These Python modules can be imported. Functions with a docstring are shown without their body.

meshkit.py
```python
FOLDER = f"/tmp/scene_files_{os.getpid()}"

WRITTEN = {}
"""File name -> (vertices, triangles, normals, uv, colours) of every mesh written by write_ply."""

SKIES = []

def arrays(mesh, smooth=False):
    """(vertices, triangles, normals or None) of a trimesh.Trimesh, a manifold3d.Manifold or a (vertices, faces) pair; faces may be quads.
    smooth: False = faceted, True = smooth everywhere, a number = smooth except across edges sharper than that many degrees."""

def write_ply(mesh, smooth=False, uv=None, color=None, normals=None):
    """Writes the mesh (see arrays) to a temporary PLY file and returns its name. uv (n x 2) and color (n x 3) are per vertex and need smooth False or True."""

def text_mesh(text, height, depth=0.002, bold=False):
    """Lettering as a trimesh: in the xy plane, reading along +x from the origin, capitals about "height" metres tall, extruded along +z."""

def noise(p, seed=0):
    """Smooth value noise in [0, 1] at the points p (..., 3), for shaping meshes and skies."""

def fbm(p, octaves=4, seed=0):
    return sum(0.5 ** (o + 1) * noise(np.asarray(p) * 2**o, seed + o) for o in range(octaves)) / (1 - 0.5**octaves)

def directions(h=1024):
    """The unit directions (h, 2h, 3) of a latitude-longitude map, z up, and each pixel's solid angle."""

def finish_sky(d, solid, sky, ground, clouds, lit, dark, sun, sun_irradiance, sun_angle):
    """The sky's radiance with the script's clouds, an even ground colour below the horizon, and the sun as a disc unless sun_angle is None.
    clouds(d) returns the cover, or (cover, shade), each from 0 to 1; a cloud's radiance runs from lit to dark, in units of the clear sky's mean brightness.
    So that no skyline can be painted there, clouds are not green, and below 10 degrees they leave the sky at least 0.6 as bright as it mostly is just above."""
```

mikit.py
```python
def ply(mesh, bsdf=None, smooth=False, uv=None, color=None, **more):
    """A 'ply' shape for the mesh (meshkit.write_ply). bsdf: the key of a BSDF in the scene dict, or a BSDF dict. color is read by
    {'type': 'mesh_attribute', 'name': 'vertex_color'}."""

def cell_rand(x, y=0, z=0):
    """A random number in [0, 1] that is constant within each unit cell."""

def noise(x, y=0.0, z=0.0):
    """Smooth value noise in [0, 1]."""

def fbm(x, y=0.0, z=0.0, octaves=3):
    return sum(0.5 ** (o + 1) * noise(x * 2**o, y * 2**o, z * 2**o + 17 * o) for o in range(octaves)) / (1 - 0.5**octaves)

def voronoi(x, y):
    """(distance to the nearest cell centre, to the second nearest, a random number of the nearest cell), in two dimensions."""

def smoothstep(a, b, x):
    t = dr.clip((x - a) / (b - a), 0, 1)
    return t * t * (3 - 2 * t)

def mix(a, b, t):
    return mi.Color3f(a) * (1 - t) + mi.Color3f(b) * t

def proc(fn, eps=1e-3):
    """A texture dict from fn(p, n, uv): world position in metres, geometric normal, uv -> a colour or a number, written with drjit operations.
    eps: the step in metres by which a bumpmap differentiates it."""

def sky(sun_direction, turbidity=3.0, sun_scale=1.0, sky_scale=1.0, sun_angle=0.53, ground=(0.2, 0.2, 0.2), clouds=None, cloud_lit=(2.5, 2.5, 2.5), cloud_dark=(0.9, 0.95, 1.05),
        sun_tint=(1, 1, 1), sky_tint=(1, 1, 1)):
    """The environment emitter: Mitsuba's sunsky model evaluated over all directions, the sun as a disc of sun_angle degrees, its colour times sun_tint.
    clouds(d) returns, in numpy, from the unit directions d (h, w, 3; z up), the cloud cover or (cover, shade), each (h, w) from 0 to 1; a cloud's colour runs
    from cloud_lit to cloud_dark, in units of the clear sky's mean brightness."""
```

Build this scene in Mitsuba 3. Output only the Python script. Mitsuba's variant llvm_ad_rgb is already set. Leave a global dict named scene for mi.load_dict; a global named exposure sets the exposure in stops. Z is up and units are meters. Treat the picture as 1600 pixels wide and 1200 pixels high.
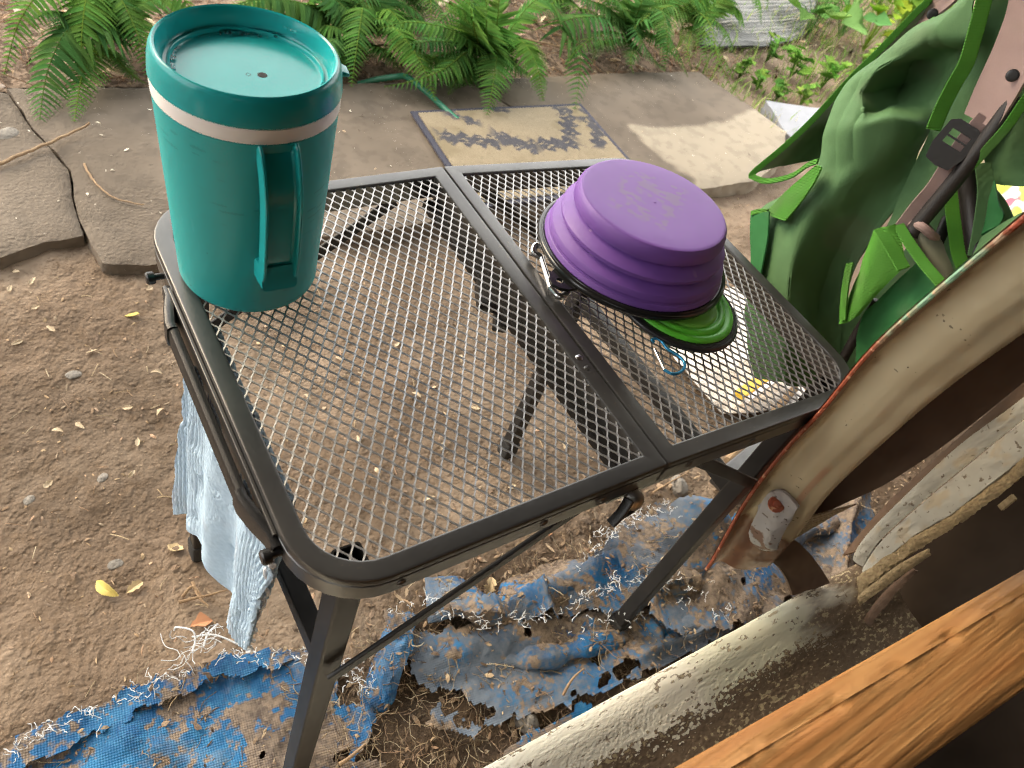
import math, random
import numpy as np, trimesh, mitsuba as mi, drjit as dr, mikit
import manifold3d as m3
from meshkit import noise as nz, fbm as nfbm
from mikit import proc, fbm, noise, voronoi, cell_rand, smoothstep, mix
from shapely.geometry import Polygon, Point, LineString
from shapely import prepare, contains_xy

random.seed(7); rng = np.random.default_rng(7)
T = mi.ScalarTransform4f
scene, labels = {}, {}

# ---------------------------------------------------------------- camera, light, exposure
scene['camera'] = {'type': 'thinlens', 'fov': 66.9, 'fov_axis': 'x', 'near_clip': 0.02, 'far_clip': 300.0,
    'aperture_radius': 0.0012, 'focus_distance': 0.72,
    'to_world': T().look_at(origin=[-0.4145, -0.1833, 0.449], target=[0.1078, 0.2869, -0.2625], up=[0.223, 0.73, 0.6461])}
scene['sky'] = mikit.sky((-0.5, 0.9, 0.6), turbidity=3, sun_scale=0.14, sun_angle=30, clouds=lambda d: 1.0,
    cloud_lit=(2.5, 2.48, 2.4), ground=(0.18, 0.17, 0.14))
exposure = 4.3

# ---------------------------------------------------------------- materials
def tw(b): return {'type': 'twosided', 'bsdf': b}
def rgb(c): return {'type': 'rgb', 'value': list(c)} if isinstance(c, (tuple, list)) else c
def pri(color, rough=0.6, **k):
    return {'type': 'principled', 'base_color': rgb(color), 'roughness': rough, **k}
def mat(name, color, rough=0.6, bump=None, scale=1.0, eps=5e-4, **k):
    b = pri(color, rough, **k)
    if bump is not None:
        b = {'type': 'bumpmap', 'arbitrary': proc(bump, eps), 'scale': scale, 'bsdf': b}
    scene['m_'+name] = tw(b)

def c_soil(p, n, uv):
    a = fbm(p.x*7, p.y*7, p.z*7, 4); b = fbm(p.x*60, p.y*60, p.z*60, 3); g = noise(p.x*420, p.y*420, p.z*420)
    c = mix((0.172, 0.126, 0.09), (0.26, 0.198, 0.145), smoothstep(0.3, 0.7, a))
    h = noise(p.x*900, p.y*900, p.z*900); k = fbm(p.x*190, p.y*190, p.z*190, 2)
    c = mix(c, (0.17, 0.12, 0.08), smoothstep(0.52, 0.72, b)*0.6)
    c = mix(c, (0.13, 0.09, 0.06), smoothstep(0.62, 0.74, k)*0.45)
    c = mix(c, (0.47, 0.385, 0.29), smoothstep(0.7, 0.85, g*0.5+h*0.5)*0.3)
    bed = smoothstep(-0.03, 0.03, p.y-1.50+(a-0.5)*0.2)*smoothstep(0.06, -0.06, p.x-1.78+(b-0.5)*0.3)
    c = mix(c, mix((0.10, 0.07, 0.05), (0.26, 0.19, 0.14), smoothstep(0.35, 0.65, b*0.6+k*0.4)), bed)
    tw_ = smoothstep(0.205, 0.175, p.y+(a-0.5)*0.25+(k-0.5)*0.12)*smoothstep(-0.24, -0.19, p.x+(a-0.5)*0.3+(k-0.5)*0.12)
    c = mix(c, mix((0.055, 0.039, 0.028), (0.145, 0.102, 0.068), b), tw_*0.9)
    dk = smoothstep(0.45, 0.7, fbm(p.x*3.1+9, p.y*3.1, 0, 3))
    return mix(c, c*0.72, dk)
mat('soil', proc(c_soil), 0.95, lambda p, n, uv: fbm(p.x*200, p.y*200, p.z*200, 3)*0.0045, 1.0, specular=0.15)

def c_conc(p, n, uv):
    a = fbm(p.x*5, p.y*5, p.z*5, 4); g = noise(p.x*330, p.y*330, p.z*330); s = fbm(p.x*40, p.y*40, p.z*40, 3)
    dry = mix((0.26, 0.222, 0.168), (0.33, 0.285, 0.22), a)  # the tan tone of the slabs
    dark_tone = mix((0.105, 0.083, 0.062), (0.172, 0.139, 0.107), smoothstep(0.25, 0.75, a))
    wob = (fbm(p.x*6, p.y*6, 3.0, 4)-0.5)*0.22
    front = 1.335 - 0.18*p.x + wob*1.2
    t = smoothstep(-0.02, 0.02, (p.x-1.17+wob)) * smoothstep(-0.015, 0.015, (1.215 + 0.05*smoothstep(1.5, 1.8, p.x) - p.y) + wob*0.4)  # divides the tan tone from the darker one along a wobbling border
    c = mix(dark_tone, dry, t)
    c = mix(c, c*0.75, smoothstep(0.5, 0.7, s)*0.6)
    c = mix(c, (0.5, 0.46, 0.4), smoothstep(0.93, 0.97, g)*0.6)
    return mix(c, c*0.5, smoothstep(0.93, 0.97, noise(p.x*90+5, p.y*90, p.z*90))*0.6)
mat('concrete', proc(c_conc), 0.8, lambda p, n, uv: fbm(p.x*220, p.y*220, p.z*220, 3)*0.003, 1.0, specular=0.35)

def c_metal(p, n, uv):
    a = fbm(p.x*30, p.y*30, p.z*30, 4); g = noise(p.x*500, p.y*500, p.z*500)
    c = mix((0.085, 0.085, 0.087), (0.14, 0.138, 0.133), a)
    return mix(c, (0.2, 0.17, 0.13), smoothstep(0.8, 0.95, g)*smoothstep(0.5, 0.7, a)*0.7)
mat('black_metal', proc(c_metal), 0.32, metallic=0.75)
mat('mesh_metal', (0.40, 0.40, 0.402), 0.42, metallic=0.8)
mat('leg_black', proc(lambda p, n, uv: mix((0.012, 0.012, 0.012), (0.026, 0.024, 0.023), fbm(p.x*40, p.y*40, p.z*20, 4))), 0.45, specular=0.3)
mat('black_plastic', (0.018, 0.018, 0.019), 0.35)
mat('rubber', (0.02, 0.02, 0.02), 0.7)
mat('chrome', (0.75, 0.75, 0.76), 0.2, metallic=1.0)
mat('steel_rim', (0.6, 0.6, 0.58), 0.4, metallic=1.0)

def c_teal(p, n, uv):
    g = noise(p.x*900, p.y*900, p.z*900); a = fbm(p.x*25, p.y*25, p.z*9, 3)
    c = mix((0.014, 0.33, 0.33), (0.02, 0.37, 0.365), a)
    sc = smoothstep(0.72, 0.76, noise(p.x*80, p.y*80, p.z*420))*smoothstep(0.6, 0.7, noise(p.x*22, p.y*22, p.z*22+4))
    c = mix(c, (0.05, 0.40, 0.40), smoothstep(0.80, 0.9, noise(p.x*300, p.y*300, p.z*60))*smoothstep(0.55, 0.7, noise(p.x*30, p.y*30, p.z*30+9))*0.35)
    c = mix(c, (0.004, 0.06, 0.06), smoothstep(0.93, 0.95, noise(p.x*210, p.y*210, p.z*210))*smoothstep(0.6, 0.7, noise(p.x*40+3, p.y*40, p.z*40))*0.8)
    return mix(c, (0.005, 0.09, 0.09), sc*0.2)
mat('teal_plastic', proc(c_teal), 0.4, specular=0.5)
mat('teal_lid', (0.014, 0.34, 0.35), 0.2, specular=0.38)
mat('white_plastic', (0.86, 0.83, 0.80), 0.4)
scene['m_water'] = {'type': 'dielectric', 'int_ior': 1.33, 'ext_ior': 1.0}

def c_purple(p, n, uv):
    x, y = p.x-0.12, p.y-0.225
    a = fbm(p.x*18, p.y*18, p.z*18, 3)
    c = mix((0.145, 0.058, 0.29), (0.17, 0.072, 0.335), a)
    # remains of a print on the base: broken olive strokes in two rough rows
    u, v = x*0.79+y*0.61, -x*0.61+y*0.79
    rows = smoothstep(0.42, 0.62, noise(u*260, v*150, 2.0))*smoothstep(0.30, 0.55, fbm(u*70+3, v*120, 0, 2))
    area = smoothstep(0.048, 0.036, dr.abs(u+0.004))*smoothstep(0.036, 0.026, dr.abs(v-0.004))
    top = smoothstep(0.8, 0.9, n.z)
    c = mix(c, (0.17, 0.16, 0.15), rows*area*top*0.38)
    return mix(c, (0.5, 0.33, 0.42), smoothstep(0.9, 0.95, noise(p.x*70, p.y*70, p.z*70))*0.3*top)
mat('purple_silicone', proc(c_purple), 0.5, specular=0.45, sheen=0.3)
mat('green_silicone', (0.11, 0.52, 0.035), 0.45, specular=0.45)
mat('lime_disc', (0.17, 0.50, 0.06), 0.5)
mat('gloss_black', (0.012, 0.012, 0.012), 0.15)
mat('blue_anodised', (0.05, 0.3, 0.55), 0.25, metallic=0.6)

def c_cloth(p, n, uv):
    a = fbm(p.x*300, p.y*300, p.z*300, 2); b = fbm(p.x*16, p.y*16, p.z*16, 3)
    c = mix((0.29, 0.40, 0.51), (0.40, 0.51, 0.62), a)
    return mix(c, (0.33, 0.36, 0.42), smoothstep(0.55, 0.72, b)*0.6)
mat('towel', proc(c_cloth), 0.95, lambda p, n, uv: noise(p.x*500, p.y*500, p.z*500)*0.0015, 1.0, sheen=0.4, specular=0.1)

def tarp_colour(dust):
    def c_tarp(p, n, uv):
        cx, cy = p.x*0.8+p.y*0.6, -p.x*0.6+p.y*0.8
        w = 0.5+0.5*dr.sin(cx*1500)*dr.sin(cy*1500)
        a = fbm(p.x*9, p.y*9, p.z*9, 4); d = fbm(p.x*15+7, p.y*15, p.z*15, 4); f = fbm(p.x*90, p.y*90, p.z*90, 3); h = fbm(p.x*230, p.y*230, p.z*230, 3)
        c = mix((0.006, 0.07, 0.20), (0.012, 0.135, 0.32), smoothstep(0.3, 0.7, a))
        c = mix(c, (0.05, 0.23, 0.42), w*smoothstep(0.35, 0.65, f)*(0.7-0.5*dust))
        c = mix(c, mix((0.055, 0.065, 0.085), (0.185, 0.195, 0.205), f*0.5+h*0.5), smoothstep(0.50-0.2*dust, 0.62-0.12*dust, fbm(p.x*11+3, p.y*11+1, p.z*11, 4)*0.75+h*0.25)*(0.35+0.5*dust))
        dirt = smoothstep(0.53-0.035*dust, 0.59-0.035*dust, d*0.62+f*0.28+h*0.12)
        return mix(c, mix((0.085, 0.06, 0.042), (0.22, 0.165, 0.115), smoothstep(0.3, 0.7, h*0.6+f*0.4)), dirt*0.95)
    return c_tarp
btarp = lambda p, n, uv: (dr.sin((p.x*0.8+p.y*0.6)*1500)*dr.sin((-p.x*0.6+p.y*0.8)*1500))*0.0005 + fbm(p.x*60, p.y*60, p.z*60, 3)*0.002
mat('tarp_blue', proc(tarp_colour(0.0)), 0.55, btarp, 1.0, specular=0.3)
mat('tarp_dusty', proc(tarp_colour(1.0)), 0.6, btarp, 1.0, specular=0.3)
mat('thread', (0.62, 0.64, 0.66), 0.5)

def c_mat(p, n, uv):
    x, y = p.x, p.y
    f = noise(x*260, y*900, 0)*0.5+noise(x*900, y*260, 3)*0.5
    x = x+0.012*(fbm(x*60, y*60, 0, 3)-0.5); y = y+0.016*(fbm(x*60, y*60, 9, 3)-0.5)
    c = mix((0.26, 0.215, 0.15), (0.37, 0.31, 0.22), f)
    c = mix(c, (0.24, 0.20, 0.13), smoothstep(0.5, 0.75, fbm(x*14, y*14, 5, 3))*0.8)
    def spine(x0, y0, x1, y1, w, tooth):
        w = w*1.25; tooth = tooth*0.8
        dx, dy = x1-x0, y1-y0; L = math.hypot(dx, dy); dx, dy = dx/L, dy/L
        s = (x-x0)*dx+(y-y0)*dy; t = -(x-x0)*dy+(y-y0)*dx
        saw = dr.abs((s*tooth-dr.floor(s*tooth))-0.5)*2
        wid = w*(0.45+0.75*saw)
        e = smoothstep(0.006, -0.004, dr.abs(t+0.02*dr.sin(s*12))-wid)
        return e*smoothstep(-0.01, 0.02, s)*smoothstep(L+0.01, L-0.02, s)
    k = spine(0.53, 1.21, 0.70, 1.18, 0.022, 34)
    k = dr.maximum(k, spine(0.68, 1.20, 0.80, 1.135, 0.024, 34))
    k = dr.maximum(k, spine(0.78, 1.14, 0.92, 1.16, 0.022, 34))
    k = dr.maximum(k, spine(0.905, 1.15, 0.955, 1.31, 0.021, 34))
    k = dr.maximum(k, spine(0.965, 1.10, 1.035, 1.29, 0.017, 34))
    k = dr.maximum(k, spine(0.60, 1.30, 0.69, 1.255, 0.014, 40))
    k = dr.maximum(k, spine(0.72, 1.305, 0.80, 1.305, 0.008, 40))
    k = dr.maximum(k, spine(0.98, 1.24, 1.05, 1.235, 0.012, 40))
    k = k*smoothstep(0.22, 0.40, fbm(x*70, y*160, 1, 3))
    return mix(c, mix((0.055, 0.06, 0.08), (0.10, 0.10, 0.115), f), k*0.95)
mat('mat_pile', proc(c_mat), 0.95, lambda p, n, uv: noise(p.x*500, p.y*500, 0)*0.003, 1.0, specular=0.1)
mat('mat_edge', (0.045, 0.047, 0.07), 0.8, lambda p, n, uv: noise(p.x*400, p.y*400, 0)*0.002)
mat('hose_green', (0.03, 0.17, 0.10), 0.4)

def c_vert(): return {'type': 'mesh_attribute', 'name': 'vertex_color'}
scene['m_leaf'] = {'type': 'principledthin', 'base_color': c_vert(), 'roughness': 0.38, 'diff_trans': 0.7, 'spec_trans': 0.0, 'eta': 1.5}
scene['m_litter'] = tw({'type': 'principled', 'base_color': c_vert(), 'roughness': 0.75, 'specular': 0.3})

def c_canvas(base, alt):
    def f(p, n, uv):
        a = fbm(p.x*20, p.y*20, p.z*20, 3); w = noise(p.x*1500, p.y*1500, p.z*700)
        d = smoothstep(0.6, 0.75, fbm(p.x*11+5, p.y*11, p.z*11, 3))
        c = mix(base, alt, a*0.7+w*0.3)
        return mix(c, (0.13, 0.13, 0.085), d*0.35)
    return f
bweave = lambda p, n, uv: (dr.sin(p.z*3800)*dr.sin((p.x+p.y)*3800))*0.0002
mat('canvas_green', proc(c_canvas((0.066, 0.15, 0.056), (0.09, 0.195, 0.078))), 0.8, bweave, 1.0, sheen=0.3)
mat('canvas_emerald', proc(c_canvas((0.014, 0.12, 0.03), (0.024, 0.16, 0.042))), 0.75, bweave, 1.0)
bweb = lambda p, n, uv: dr.sin((p.z*0.9+p.y*0.5)*2100)*0.002
mat('lime_webbing', proc(c_canvas((0.075, 0.28, 0.028), (0.11, 0.36, 0.045))), 0.65, bweb, 1.0)
mat('mauve_strap', proc(c_canvas((0.24, 0.165, 0.155), (0.29, 0.205, 0.19))), 0.7, bweave, 1.0)
mat('black_tube', (0.02, 0.018, 0.018), 0.45)
mat('sleeve_grey', proc(c_canvas((0.10, 0.11, 0.075), (0.13, 0.13, 0.09))), 0.8, bweave, 1.0)

def c_cream(p, n, uv):
    a = fbm(p.x*10, p.y*10, p.z*10, 4); f = fbm(p.x*90, p.y*90, p.z*40, 3)
    c = mix((0.46, 0.375, 0.23), (0.55, 0.465, 0.305), a)
    c = mix(c, (0.50, 0.30, 0.19), smoothstep(0.5, 0.62, fbm(p.x*25, p.y*25+3, p.z*6, 3))*smoothstep(0.03, 0.0, dr.abs(uv.x-0.52)-0.03)*0.7)
    edge = smoothstep(0.20, 0.08, uv.x+(f-0.5)*0.16)  # strip along the red rim, mixed towards brown
    low = smoothstep(0.205, 0.185, uv.y*1.0+uv.x*0.10+(a-0.5)*0.03+(f-0.5)*0.03)
    rust = mix((0.10, 0.042, 0.02), (0.19, 0.08, 0.035), f)
    c = mix(c, rust, dr.maximum(edge*0.75, low))
    return mix(c, (0.03, 0.022, 0.015), smoothstep(0.84, 0.9, noise(p.x*300, p.y*300, p.z*300))*smoothstep(0.62, 0.72, noise(p.x*35, p.y*35, p.z*35))*0.7)
mat('cream_enamel', proc(c_cream), 0.42, lambda p, n, uv: fbm(p.x*40, p.y*40, p.z*40, 3)*0.004, 1.0, specular=0.5)
def c_red(p, n, uv):
    f = fbm(p.x*70, p.y*70, p.z*70, 3); g = fbm(p.x*240, p.y*240, p.z*240, 2)
    c = mix((0.33, 0.055, 0.022), (0.20, 0.07, 0.035), f)
    c = mix(c, (0.22, 0.45, 0.30), smoothstep(0.035, 0.0, dr.abs(p.z-0.165+0.05*(f-0.5))-0.03)*0.9)
    c = mix(c, (0.42, 0.33, 0.22), smoothstep(0.05, 0.2, p.z)*smoothstep(0.45, 0.6, f)*0.8)
    return mix(c, (0.6, 0.35, 0.2), smoothstep(0.62, 0.75, g)*0.7)
mat('red_rust', proc(c_red), 0.55, lambda p, n, uv: fbm(p.x*200, p.y*200, p.z*200, 3)*0.004, 1.0)
def c_strap(p, n, uv):
    f = fbm(p.x*60, p.y*60, p.z*60, 4); g = noise(p.x*300, p.y*300, p.z*300)
    c = mix((0.38, 0.37, 0.37), (0.50, 0.49, 0.49), f)
    c = mix(c, (0.17, 0.08, 0.04), smoothstep(0.56, 0.66, f)*0.85)
    return mix(c, (0.08, 0.05, 0.03), smoothstep(0.82, 0.9, g)*0.8)
mat('galvanised', proc(c_strap), 0.5, lambda p, n, uv: fbm(p.x*150, p.y*150, p.z*150, 3)*0.003, 1.0, metallic=0.35)
def c_brown(p, n, uv):
    f = fbm(p.x*40, p.y*40, p.z*14, 4)
    return mix((0.09, 0.05, 0.03), (0.17, 0.11, 0.07), f)
mat('brown_metal', proc(c_brown), 0.7, lambda p, n, uv: fbm(p.x*150, p.y*150, p.z*150, 3)*0.003, 1.0)
def c_jamb(p, n, uv):
    f = fbm(p.x*60, p.y*60, p.z*30, 4); g = fbm(p.x*200, p.y*200, p.z*200, 3); l = noise(p.x*300, p.y*300, p.z*120)
    c = mix((0.34, 0.33, 0.28), (0.45, 0.44, 0.385), f)
    c = mix(c, (0.40, 0.33, 0.22), smoothstep(0.52, 0.68, f)*0.7)
    return mix(c, (0.12, 0.09, 0.06), smoothstep(0.58, 0.7, g)*smoothstep(0.55, 0.75, l)*0.9)
mat('jamb_white', proc(c_jamb), 0.6, lambda p, n, uv: fbm(p.x*120, p.y*120, p.z*50, 3)*0.004, 1.0)
def c_ply(p, n, uv):
    f = fbm(p.x*300, p.y*300, p.z*300, 3)
    return mix((0.20, 0.14, 0.075), (0.44, 0.34, 0.19), f)
mat('ply_edge', proc(c_ply), 0.85, lambda p, n, uv: fbm(p.x*300, p.y*300, p.z*300, 3)*0.01, 1.0)
def c_sill(p, n, uv):
    f = fbm(p.x*14, p.y*60, p.z*60, 4); g = fbm(p.x*210, p.y*380, p.z*380, 3); s = noise(p.x*70, p.y*240, 0)
    paint = mix((0.80, 0.74, 0.58), (0.88, 0.84, 0.71), f)
    paint = mix(paint, (0.56, 0.56, 0.38), smoothstep(0.52, 0.6, fbm(p.x*9+2, p.y*9, 0, 3))*smoothstep(0.08, 0.2, p.x)*smoothstep(0.38, 0.3, p.x)*0.6)
    dirt = mix((0.11, 0.078, 0.05), (0.24, 0.17, 0.11), g)
    dirt = mix(dirt, (0.44, 0.36, 0.22), smoothstep(0.61, 0.68, g*0.75+f*0.3)*0.85)
    k = smoothstep(0.35, 0.385, uv.x+(f-0.5)*0.38+(g-0.5)*0.40)
    k = dr.maximum(k, smoothstep(0.69, 0.73, s)*smoothstep(0.5, 0.6, g)*0.9)
    k = dr.maximum(k, smoothstep(0.26, 0.38, p.x+(f-0.5)*0.3+(uv.x-0.3)*0.2))
    return mix(paint, dirt, k)
mat('sill_paint', proc(c_sill), 0.8, lambda p, n, uv: fbm(p.x*300, p.y*420, p.z*420, 3)*0.0018, 1.0, specular=0.2)
def c_rail(p, n, uv):
    w = fbm(p.x*3, p.y*30, p.z*30, 3); r = p.y*0.9+p.z*1.1+0.05*w+0.006*noise(p.x*9, p.y*9, p.z*9)
    g = smoothstep(0.2, 1.0, 0.5+0.5*dr.sin(r*620)); f = fbm(p.x*6, p.y*260, p.z*260, 3)
    c = mix((0.47, 0.22, 0.075), (0.56, 0.30, 0.115), g*0.4+f*0.6)
    c = mix(c, (0.38, 0.125, 0.03), smoothstep(0.55, 0.7, fbm(p.x*5, p.y*40, p.z*40, 3))*0.3)
    return mix(c, (0.26, 0.095, 0.03), smoothstep(0.86, 0.94, noise(p.x*22, p.y*150, p.z*150))*0.5)
mat('rail_wood', proc(c_rail), 0.55, lambda p, n, uv: fbm(p.x*6, p.y*200, p.z*200, 3)*0.0022, 1.0, specular=0.35)
def c_dark(p, n, uv):
    f = fbm(p.x*12, p.y*30, p.z*12, 4)
    return mix((0.035, 0.022, 0.013), (0.075, 0.05, 0.032), f)
mat('dark_wood', proc(c_dark), 0.85)
mat('stone_grey', proc(lambda p, n, uv: mix((0.15, 0.137, 0.12), (0.27, 0.245, 0.215), fbm(p.x*70, p.y*70, p.z*70, 4))), 0.85, lambda p, n, uv: fbm(p.x*200, p.y*200, p.z*200, 3)*0.004)
mat('slate_blue', proc(lambda p, n, uv: mix((0.20, 0.21, 0.24), (0.27, 0.28, 0.31), fbm(p.x*30, p.y*30, p.z*30, 4))), 0.6)
mat('ribbed_grey', proc(lambda p, n, uv: mix((0.13, 0.13, 0.13), (0.22, 0.22, 0.215), fbm(p.x*10, p.y*30, p.z*10, 4))), 0.8)
mat('lit_ground_sheet', proc(lambda p, n, uv: mix((0.62, 0.56, 0.50), (0.78, 0.75, 0.72), fbm(p.x*16, p.y*16, p.z*16, 4))), 0.5, lambda p, n, uv: fbm(p.x*40, p.y*40, p.z*40, 4)*0.01)  # pale colour standing in for brightly lit ground
mat('yellow_paint', proc(lambda p, n, uv: mix((0.72, 0.45, 0.03), (0.78, 0.55, 0.08), noise(p.x*120, p.y*120, p.z*120))), 0.5)
mat('stick_wood', proc(lambda p, n, uv: mix((0.20, 0.125, 0.07), (0.36, 0.25, 0.15), fbm(p.x*70, p.y*70, p.z*70, 3))), 0.85)
mat('net_multi', proc(lambda p, n, uv: mix(mix((0.55, 0.62, 0.12), (0.7, 0.15, 0.22), smoothstep(0.45, 0.6, noise(p.x*30, p.y*30, p.z*30))), (0.75, 0.72, 0.62), smoothstep(0.45, 0.55, noise(p.x*60+7, p.y*60, p.z*60)))), 0.7)
mat('bark', proc(lambda p, n, uv: mix((0.05, 0.035, 0.025), (0.12, 0.085, 0.06), fbm(p.x*40, p.y*40, p.z*12, 4))), 0.9)

# ---------------------------------------------------------------- helpers
def A(x): return np.asarray(x, float)
def unit(v): v = A(v); return v/(np.linalg.norm(v)+1e-12)
def numbered(k):
    if k not in scene and not any(q.startswith(k+'__') for q in scene): return k
    i = 1
    while f'{k}_{i:03d}' in scene or any(q.startswith(f'{k}_{i:03d}__') for q in scene): i += 1
    return f'{k}_{i:03d}'
COUNT = {}
def key_for(name, parent=None):
    base = f'{parent}__{name}' if parent else name
    n = COUNT.get(base, 0); COUNT[base] = n+1
    return base if n == 0 else f'{base}_{n:03d}'
def thing(name, label, cat, group=None):
    k = key_for(name); labels[k] = {'label': label, 'category': cat}
    if group: labels[k]['group'] = group
    return k
def put(name, mesh, bsdf, parent=None, smooth=35, label=None, uv=None, color=None):
    k = key_for(name, parent)
    if isinstance(mesh, list): mesh = cat(mesh)
    scene[k] = mikit.ply(mesh, 'm_'+bsdf, smooth=smooth, uv=uv, color=color)
    if label: labels[k] = {'label': label}
    return k
def one(name, mesh, bsdf, label, cat_, group=None, **kw):
    k = put(name, mesh, bsdf, **kw); labels[k] = {'label': label, 'category': cat_}
    if group: labels[k]['group'] = group
    return k
def struct(name, mesh, bsdf, label=None, **kw):
    k = put(name, mesh, bsdf, **kw); labels[k] = {'kind': 'structure', 'label': label or name.replace('_', ' ')}
    return k
def stuff(name, mesh, bsdf, label, cat_, parent=None, **kw):
    k = put(name, mesh, bsdf, parent=parent, **kw); labels[k] = {'kind': 'stuff', 'label': label}
    if not parent: labels[k]['category'] = cat_
    return k
def cat(ms):
    V, F, o = [], [], 0
    for m in ms:
        v, f = (A(m[0]), np.asarray(m[1], int)) if isinstance(m, tuple) else (A(m.vertices), np.asarray(m.faces))
        if f.shape[1] == 4: f = np.vstack([f[:, [0, 1, 2]], f[:, [0, 2, 3]]])
        V.append(v); F.append(f+o); o += len(v)
    return np.vstack(V), np.vstack(F)
def catmull(P, n=6):
    P = A(P)
    if len(P) < 3: return np.array([P[0]+(P[-1]-P[0])*t for t in np.linspace(0, 1, n+1)])
    Q = np.vstack([2*P[0]-P[1], P, 2*P[-1]-P[-2]]); out = []
    for i in range(1, len(Q)-2):
        for t in np.arange(n)/n:
            a, b, c, d = Q[i-1:i+3]
            out.append(0.5*(2*b+(c-a)*t+(2*a-5*b+4*c-d)*t*t+(3*b-a-3*c+d)*t**3))
    return np.vstack([out, P[-1]])
def frames(P, up=(0, 0, 1)):
    P = A(P); t = np.gradient(P, axis=0); t /= np.linalg.norm(t, axis=1, keepdims=True)+1e-12
    n = np.zeros_like(P); u = unit(np.cross(np.cross(t[0], up), t[0])) if abs(unit(t[0])@unit(up)) < .99 else unit(np.cross(t[0], (1, .3, .2)))
    for i in range(len(P)):
        u = unit(u-t[i]*(u@t[i])); n[i] = u
    return t, n, np.cross(t, n)
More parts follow.
